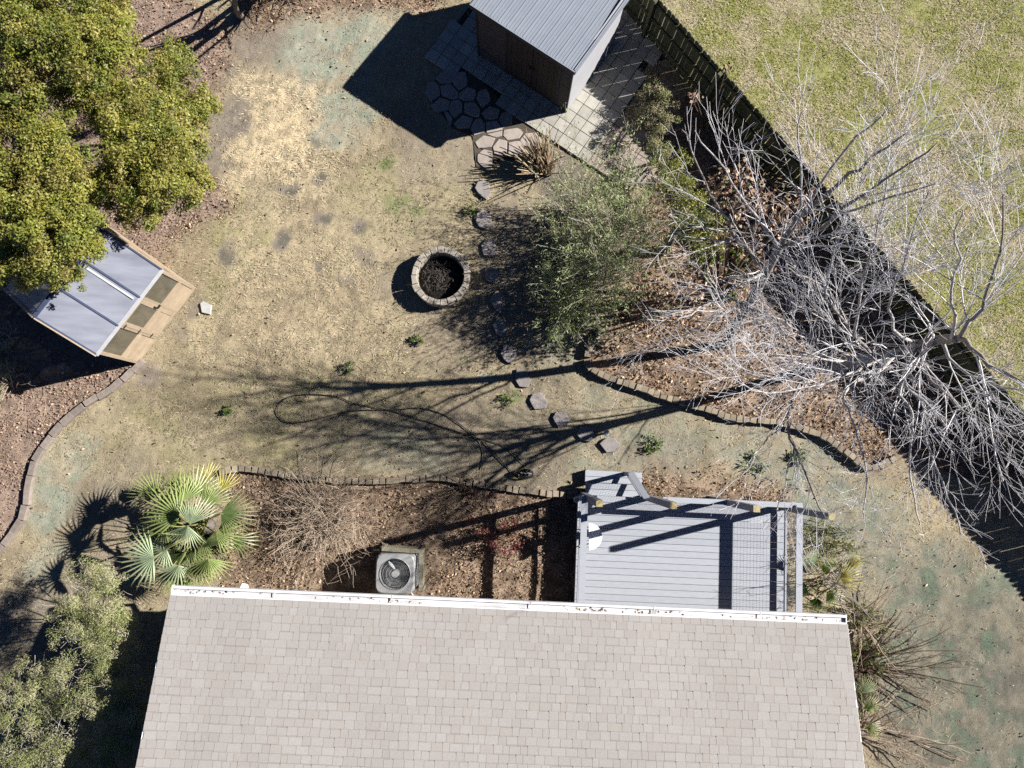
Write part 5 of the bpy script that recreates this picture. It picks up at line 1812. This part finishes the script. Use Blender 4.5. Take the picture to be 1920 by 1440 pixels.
TON_G = 1.35 * np.array([[0.20, 0.245, 0.09], [0.25, 0.275, 0.13], [0.15, 0.20, 0.065], [0.29, 0.285, 0.16]])
sprig_shrub("wispy_shrub", "wispy green shrub just below the patio's lower edge", (1120, 380), [(1085, 401, 0.30), (1120, 405, 0.34), (1156, 418, 0.34), (1089, 436, 0.34), (1134, 450, 0.34), (1178, 436, 0.26), (1076, 414, 0.17)], 20, TON_G, 2.9, 61, leafy=58, leaf=.075, aspect=.2, lean=.34)
sprig_shrub("wispy_shrub", "wispy green shrub right of the fire pit above the shaded gap", (1080, 460), [(1068, 485, 0.30), (1089, 476, 0.34), (1125, 494, 0.34), (1085, 516, 0.34), (1116, 521, 0.30), (1151, 512, 0.30), (1165, 476, 0.26)], 20, TON_G * .95, 3.1, 62, leafy=58, leaf=.075, aspect=.2, lean=.34)
sprig_shrub("wispy_shrub", "wispy green shrub reaching towards the lower stepping stones", (1050, 550), [(1041, 538, 0.26), (1032, 592, 0.21), (1068, 592, 0.30), (1089, 587, 0.30), (1116, 565, 0.30), (1085, 556, 0.26), (1050, 614, 0.17)], 19, TON_G * .9, 1.7, 63, leafy=58, leaf=.075, aspect=.2, lean=.34)
sprig_shrub("wispy_shrub", "wispy half bare shrub with grey stems beside the brown oak leaves", (1170, 500), [(1151, 547, 0.34), (1187, 521, 0.34), (1205, 485, 0.34), (1160, 579, 0.30), (1214, 450, 0.30)], 13, TON_G, 3.9, 64, leafy=36, leaf=.07, aspect=.2, lean=.34)
# groundcover in the bed right of these
sprig_shrub("green_undergrowth", "patch of fresh green undergrowth below the small bare tree's left branches", (1350, 500), [(1330, 470, .35), (1370, 500, .4), (1340, 530, .3), (1400, 480, .3), (1310, 430, .35), (1370, 540, .25)], 34, np.array([[0.13, 0.18, 0.03], [0.17, 0.2, 0.04], [0.10, 0.15, 0.03]]), .3, 65, leaf=.06, aspect=.55)
# plants right of the deck
sprig_shrub("leafy_shrub", "loose yellow green shrub growing right of the deck railing", (1545, 1010), [(1530, 1000, .3), (1560, 1010, .3), (1580, 1040, .3), (1520, 1040, .25)], 26, np.array([[0.16, 0.18, 0.04], [0.2, 0.2, 0.06], [0.12, 0.15, 0.03]]), .5, 66)
sprig_shrub("leafy_shrub", "low green plant at the house's upper right corner", (1610, 1165), [(1600, 1150, .25), (1630, 1165, .25), (1610, 1220, .22), (1640, 1230, .2), (1620, 1290, .2)], 24, np.array([[0.14, 0.17, 0.03], [0.18, 0.19, 0.05]]), .35, 67)

# weeds
WEEDS = [(1222, 832, .17, "bright green weed clump above the deck, nearest the last stepping stone"), (1415, 872, .24, "largest green weed clump, under the bare branches above the deck's right end"),
         (1492, 858, .13, "small green weed right of the biggest weed clump"), (783, 641, .09, "green weed in the grass straight below the fire pit"), (655, 688, .06, "tiny green weed alone in the open straw turf"),
         (886, 395, .10, "green weed touching the second stepping stone"), (950, 750, .08, "green weed left of the broad sunlit stepping stone"), (428, 770, .05, "tiny green weed left of the hose loop")]
for k, (px, py, r, lab) in enumerate(WEEDS):
    sprig_shrub("weed", lab, (px, py), [(px, py, r)], 26 if r > .1 else 14, np.array([[0.09, 0.16, 0.02], [0.12, 0.19, 0.03], [0.07, 0.12, 0.02]]), .16, 70 + k, leaf=.06, aspect=.4, lean=1.0, leafy=10, cat="weed", group="green weeds in the dry grass")


# ------------------------------------------------------------------ oak saplings holding brown leaves
def oak_sapling(label, base, spots, seed, n=900, name="oak_sapling", cat="sapling", r0=.018):
    b = at(*base)
    o = empty(name, (b.x, b.y, 0), label, cat)
    T = Tree(seed)
    Ps = []
    for (px, py, z, r) in spots:
        c = at(px, py, z)
        m = V3(b.x, b.y, 0).lerp(c, .5) + V3(0, 0, .15)
        T.mb("stems").tube([V3(b.x, b.y, -.05), m, c], [r0, r0 * .65, .006], 5, False)
        for k in range(10):
            d = V3(T.r.gauss(0, 1), T.r.gauss(0, 1), T.r.gauss(.2, .5)).normalized()
            pth, _ = T.stem(c, d, r * T.r.uniform(.7, 1.2), .006, .0025, 4, .2, 0, "stems", 3)
        k = int(n * r * r / .16)
        P = np.array(tuple(c)) + rng.normal(size=(k, 3)) * np.array([r * .5, r * .5, r * .4])
        Ps.append(P)
    P = np.concatenate(Ps)
    P[:, 2] = np.maximum(P[:, 2], .03)
    n = len(P)
    t = np.array([[0.36, 0.235, 0.155], [0.27, 0.165, 0.105], [0.48, 0.345, 0.25], [0.17, 0.105, 0.07]])
    leaf_quads(P, rng.uniform(.07, .13, n), rng.uniform(.4, .7, n), rng.normal(size=(n, 3)) + [0, 0, .7], jit(t[rng.integers(0, 4, n)], n, .3), "brown_leaves", M['dryleaf'], o, kind='stuff')
    for k, mb in T.parts.items():
        mb.build(k, M['twig_brown'], o, kind='stuff')


oak_sapling("oak tree still holding brown leaves, growing between the bare tree's fork and the fence", (1345, 560), [(1385, 330, 3.6, .38), (1420, 370, 4.0, .42), (1450, 400, 4.1, .42), (1380, 390, 3.6, .4), (1480, 430, 3.9, .36), (1500, 380, 3.8, .32), (1340, 350, 3.2, .3), (1400, 460, 3.6, .36), (1360, 440, 3.1, .34), (1430, 500, 3.3, .3), (1340, 520, 2.6, .34), (1390, 540, 2.8, .3)], 81, 135, "oak_tree", "tree", .05)
oak_sapling("brown leafed oak sapling at the bed's upper left corner by the block edging", (1240, 590), [(1210, 540, 1.3, .35), (1250, 565, 1.6, .4), (1225, 595, 1.2, .35), (1290, 600, 1.3, .35), (1190, 565, 1.0, .3), (1300, 550, 1.7, .35), (1270, 520, 1.6, .3)], 82, 230)
oak_sapling("thin sapling with a few red brown leaves against the dark fence", (1320, 260), [(1305, 182, 1.5, .12), (1362, 128, 1.9, .10), (1295, 178, 1.45, .08)], 84, 420)


# ------------------------------------------------------------------ bare twiggy shrubs
def twig_shrub(name, label, base, R0, H_, n, m, seed, ell=1.0, spec=None, cat="shrub", arch=-.05, rad=.011, smin=.15):
    b = at(*base)
    o = empty(name, (b.x, b.y, 0), label, cat)
    T = Tree(seed)
    spec = spec or [(3.2, (.3, .75), .7, .7, -.01, "twigs"), (4.0, (.15, .4), .7, .7, 0, "twigs")]
    for k in range(n):
        a = T.r.uniform(0, 6.28)
        s = T.r.uniform(smin, 1.0)
        d = V3(math.cos(a) * s * R0, math.sin(a) * s * R0 * ell, H_ * T.r.uniform(.75, 1.1))
        p0 = b + V3(T.r.gauss(0, .12), T.r.gauss(0, .12), -.02)
        path, rr = T.stem(p0, d, d.length * 1.05, rad, rad * .35, 6, .10, arch, "canes", 4)
        T.children(path, rr, 0, spec)
    for k, mb in T.parts.items():
        mb.build(k, m, o, kind='stuff')
    return o


twig_shrub("bare_shrub", "dense leafless tan shrub between the palm and the air conditioner", (612, 966), 1.35, .95, 120, M['twig_tan'], 91, 1.0, [(4.2, (.35, .9), .75, 1.1, .0, 'twigs'), (3.2, (.2, .6), .8, 1.1, 0, 'twigs')])
twig_shrub("bare_shrub", "dark leafless twiggy shrub above the red leafed bush", (880, 930), .8, .5, 26, M['twig_brown'], 92, .6)
HEDGE = [(2.2, (.3, .9), .6, .55, -.01, "twigs"), (2.6, (.15, .4), .6, .6, 0, "twigs")]
twig_shrub("bare_shrub", "leafless brown shrub at the house's upper right corner", (1610, 1160), 1.6, .8, 15, M['twig_tan'], 93, .9, HEDGE, rad=.02, smin=.5)
twig_shrub("bare_shrub", "leafless brown shrub half way down the house's right side", (1600, 1250), 2.7, .75, 42, M['twig_brown'], 94, .5, HEDGE, rad=.022, smin=.6)
twig_shrub("bare_shrub", "leafless brown shrub lowest on the house's right side", (1605, 1370), 2.6, .7, 46, M['twig_tan'], 95, .6, HEDGE, rad=.018, smin=.5)
twig_shrub("bare_shrub", "leafless grey shrub between the small palm and the deck railing", (1548, 1085), .7, 1.5, 14, M['twig_grey'], 100, 1.2, HEDGE, rad=.014, arch=0)
twig_shrub("bare_shrub", "pale grey leafless shrub at the left edge below the greenhouse", (0, 640), .8, .9, 18, M['twig_grey'], 96, 1.0)
twig_shrub("bare_shrub", "thin leafless grey shrub at the photo's left edge under the evergreen's overhang", (20, 720), .5, .5, 14, M['twig_tan'], 97, 1.0)
twig_shrub("bare_shrub", "leafless brush along the photo's top edge left of the shed", (560, -20), 1.6, .8, 34, M['twig_tan'], 98, .5)
sprig_shrub("leafy_shrub", "small green shrub at the left edge below the bare grey one", (5, 670), [(0, 660, .25), (10, 700, .2), (-10, 740, .25)], 20, TON_G, .45, 99)


# cut-back clump of dry canes
def cane_clump():
    b = at(1018, 318)
    o = empty("cane_clump", (b.x, b.y, 0), "fan of cut dry canes springing up beside the flagstones", "grass clump")
    r = random.Random(12)
    for k in range(105):
        a = r.uniform(R(75), R(200))
        if r.random() < .25:
            a = r.uniform(0, 6.28)
        L = r.uniform(.55, 1.15)
        el = r.uniform(R(30), R(78))
        d = V3(math.cos(a) * math.cos(el), math.sin(a) * math.cos(el), math.sin(el))
        p = b + V3(r.gauss(0, .13), r.gauss(0, .10), 0)
        q = p + d * L
        mid = p.lerp(q, .5) + V3(0, 0, .03)
        f = r.uniform(.8, 1.3)
        MB().tube([p, mid, q], [.017 * f, .014 * f, .008 * f], 5).build("cane", M['cane'] if r.random() < .6 else M['twig_brown'], o)


cane_clump()


# red leafed bush
def red_bush():
    b = at(930, 1010)
    o = empty("red_bush", (b.x, b.y, 0), "small bush with dark red leaves in front of the deck's left side", "bush")
    T = Tree(44)
    Ps = []
    for (px, py, z, r) in [(905, 1000, .5, .16), (925, 1015, .6, .18), (945, 1030, .55, .18), (955, 1000, .6, .14), (970, 1020, .55, .15), (945, 985, .55, .12), (885, 975, .5, .1), (965, 975, .5, .1)]:
        c = at(px, py, z)
        T.mb("stems").tube([V3(b.x, b.y, -.02), V3(b.x, b.y, 0).lerp(c, .5) + V3(0, 0, .1), c], [.012, .008, .004], 4, False)
        k = int(150 * r / .15)
        Ps.append(np.array(tuple(c)) + rng.normal(size=(k, 3)) * r * .55)
    P = np.concatenate(Ps)
    n = len(P)
    t = np.array([[0.20, 0.05, 0.055], [0.15, 0.04, 0.045], [0.25, 0.085, 0.085], [0.11, 0.09, 0.03]])
    leaf_quads(P, rng.uniform(.04, .08, n), np.full(n, .45), rng.normal(size=(n, 3)) + [0, 0, .7], jit(t[rng.integers(0, 4, n)], n, .3), "red_leaves", M['leaf'], o, kind='stuff')
    for k, mb in T.parts.items():
        mb.build(k, M['twig_brown'], o, kind='stuff')


red_bush()


# ------------------------------------------------------------------ fan palm
def frond(parent, hub, direc, nrm, Rf, spread, nseg, tone, droop, base, r, fold=0.0):
    """a palmate leaf: pleated segments from one hub, split towards the tips, on a long stalk"""
    d = direc.normalized()
    n = (nrm - d * nrm.dot(d)).normalized()
    s = n.cross(d)
    vs, fs, cs = [], [], []
    for k in range(nseg):
        a = -spread + 2 * spread * (k + .5) / nseg
        w = spread / nseg
        L = Rf * (0.72 + .28 * math.cos(a * .9)) * r.uniform(.93, 1.05)
        def pt(ang, rad, lift):
            q = d * math.cos(ang) + s * math.sin(ang)
            up = n * (lift - droop * (rad / Rf) ** 2 * Rf * .35 - abs(math.sin(ang)) * fold * rad)
            return hub + q * rad + up
        i0 = len(vs)
        sp_ = L * r.uniform(.28, .38)
        ridge = .022
        vs += [hub + n * 0.0, pt(a - w, sp_, -ridge), pt(a, sp_, ridge), pt(a + w, sp_, -ridge), pt(a - w * .26, L * .74, -.004), pt(a + w * .26, L * .74, -.004), pt(a + r.gauss(0, .02), L, -.02 - .03 * r.random())]
        fs += [(i0, i0 + 1, i0 + 2), (i0, i0 + 2, i0 + 3), (i0 + 1, i0 + 4, i0 + 2), (i0 + 2, i0 + 5, i0 + 3), (i0 + 2, i0 + 4, i0 + 5), (i0 + 4, i0 + 6, i0 + 5)]
        t = np.array(tone) * r.uniform(.85, 1.15)
        tip = t * .5 + np.array([.42, .36, .12]) * .5
        cs += [t * 1.05, t * .95, t * 1.1, t * .95, t * .6 + tip * .4, t * .6 + tip * .4, tip]
    o = np_mesh("frond", [tuple(v) for v in vs], fs, M['palm'], parent, np.array(cs))
    st = MB()
    m = base.lerp(hub, .55) + V3(0, 0, .18)
    st.tube([base, m, hub, hub + d * .06], [.018, .014, .010, .006], 5)
    st.build("stalk", M['palm_stalk'], o)
    return o


M['palm_stalk'] = mat("palm_stalk", (0.16, 0.19, 0.06), (0.22, 0.2, 0.08), 5, .6)


def palms():
    r = random.Random(77)
    # hub px, py, z, direction in the photo (dx right, dy down), lift, radius, spread deg, tone, tilt towards camera/sun
    g1, g2, g3, gy = (0.33, 0.40, 0.25), (0.23, 0.29, 0.10), (0.10, 0.145, 0.05), (0.42, 0.38, 0.11)
    L = [(362, 933, 1.15, 0.0, -1, .10, .70, 100, g2, 0), (293, 930, .95, -1, -.55, .0, .72, 85, g2, 0), (335, 968, 1.55, -1, -.45, .05, .85, 95, g2, 0),
         (356, 983, 1.75, .25, -1, .05, .60, 80, g1, 0), (352, 986, 1.70, -.35, 1, -.25, .62, 70, g1, 0), (288, 1046, 1.5, -1, .15, -.05, .88, 105, g1, 0),
         (414, 963, 1.15, 1, .25, -.35, .75, 95, g3, 0), (391, 1048, 1.3, -.1, 1, -.30, .66, 95, g2, 0), (376, 1028, 1.35, 1, -.55, .25, .66, 28, g3, 0),
         (318, 1072, 1.0, -.4, 1, -.3, .70, 80, g2, 0), (415, 922, .85, .5, -1, .10, .50, 60, gy, 0), (385, 905, .80, .2, -1, .2, .48, 50, gy, 0),
         (435, 1010, .8, 1, .6, -.4, .6, 60, g3, 0), (310, 985, 1.0, -1, .35, -.35, .75, 85, g3, 0), (340, 1080, .8, .1, 1, -.2, .55, 70, g3, 0), (330, 920, .75, -.4, -1, .0, .55, 70, g3, 0),
         (375, 1005, .9, .6, .4, .1, .5, 80, g3, 0), (345, 1035, .9, -.5, .6, 0, .55, 80, g3, 0)]
    b = at(392, 985)
    o = empty("fan_palm", (b.x, b.y, 0), "low fan palm with big spiky leaves left of the bare tan shrub", "palm")
    MB().lathe(V3(b.x, b.y, -.05), [(.16, 0), (.18, .15), (.12, .35), (.05, .45)], 10).build("trunk", M['bark_grey'], o, smooth=True)
    for px, py, z, dx, dy, lift, Rf, spd, tone, _ in L:
        hub = at(px, py, z * 1.4)
        d = V3(dx, -dy, lift)
        nrm = V3(.28, .1, 1) + V3(r.gauss(0, .12), r.gauss(0, .12), 0)
        frond(o, hub, d, nrm, Rf * 1.12, R(spd * .74), 17 if spd > 60 else 9, tone, .35, V3(b.x + r.gauss(0, .08), b.y + r.gauss(0, .08), .3), r, .30)
    for px, py, z, dx, dy, lift, Rf, spd, tone in [(318, 950, 1.7, -1, -.75, .0, .75, 75, g2), (300, 1000, 1.75, -1, -.1, -.05, .78, 75, g2), (312, 1030, 1.9, -.8, .5, -.1, .7, 70, g1), (345, 940, 1.8, -.3, -1, .05, .7, 75, g2), (385, 945, 1.6, .5, -1, .0, .65, 70, g2), (405, 1000, 1.5, 1, .1, -.2, .65, 75, g2), (365, 1060, 1.6, .3, 1, -.2, .65, 75, g2), (335, 1060, 1.7, -.4, 1, -.2, .7, 75, g1)]:
        frond(o, at(px, py, z), V3(dx, -dy, lift), V3(.25, .1, 1) + V3(r.gauss(0, .15), r.gauss(0, .15), 0), Rf, R(spd), 16, tone, .35, V3(b.x + r.gauss(0, .06), b.y + r.gauss(0, .06), .3), r, .3)
    for k in range(9):
        a = r.uniform(0, 6.28)
        hub = V3(b.x + .42 * math.cos(a), b.y + .42 * math.sin(a), r.uniform(.6, 1.2))
        frond(o, hub, V3(math.cos(a), math.sin(a), -.15), V3(.2, .1, 1), r.uniform(.55, .7), R(75), 15, g3, .4, V3(b.x, b.y, .3), r, .3)
    b = at(1530, 1110)
    o = empty("fan_palm", (b.x, b.y, 0), "small palm with upright pale yellow green leaves right of the deck", "palm")
    for px, py, z, dx, dy, lift, Rf, spd, tone in [(1522, 1068, .75, -.3, -1, .5, .55, 45, g1), (1545, 1075, .7, .3, -1, .5, .5, 45, g2), (1575, 1085, .7, 1, -.2, .3, .55, 70, gy), (1550, 1110, .6, .8, .6, .2, .5, 60, g2), (1515, 1100, .6, -1, .3, .2, .45, 60, g3), (1530, 1120, .5, 0, 1, .2, .45, 60, g3), (1590, 1065, .55, .7, -.7, .3, .45, 40, gy)]:
        frond(o, at(px, py, z), V3(dx, -dy, lift), V3(.2, .1, 1), Rf, R(spd), 16, tone, .3, V3(b.x + r.gauss(0, .05), b.y + r.gauss(0, .05), .05), r, .1)
    b = at(1600, 1345)
    o = empty("fan_palm", (b.x, b.y, 0), "small palm peeping out from under the house's right roof edge", "palm")
    for px, py, z, dx, dy, lift, Rf, spd, tone in [(1618, 1330, .6, 1, -.3, .2, .45, 40, g2), (1622, 1360, .6, 1, .4, .2, .45, 40, g2), (1615, 1300, .6, .7, -.8, .3, .45, 40, g1)]:
        frond(o, at(px, py, z), V3(dx, -dy, lift), V3(.2, .1, 1), Rf, R(spd), 12, tone, .3, V3(b.x, b.y, .05), r, .1)


palms()
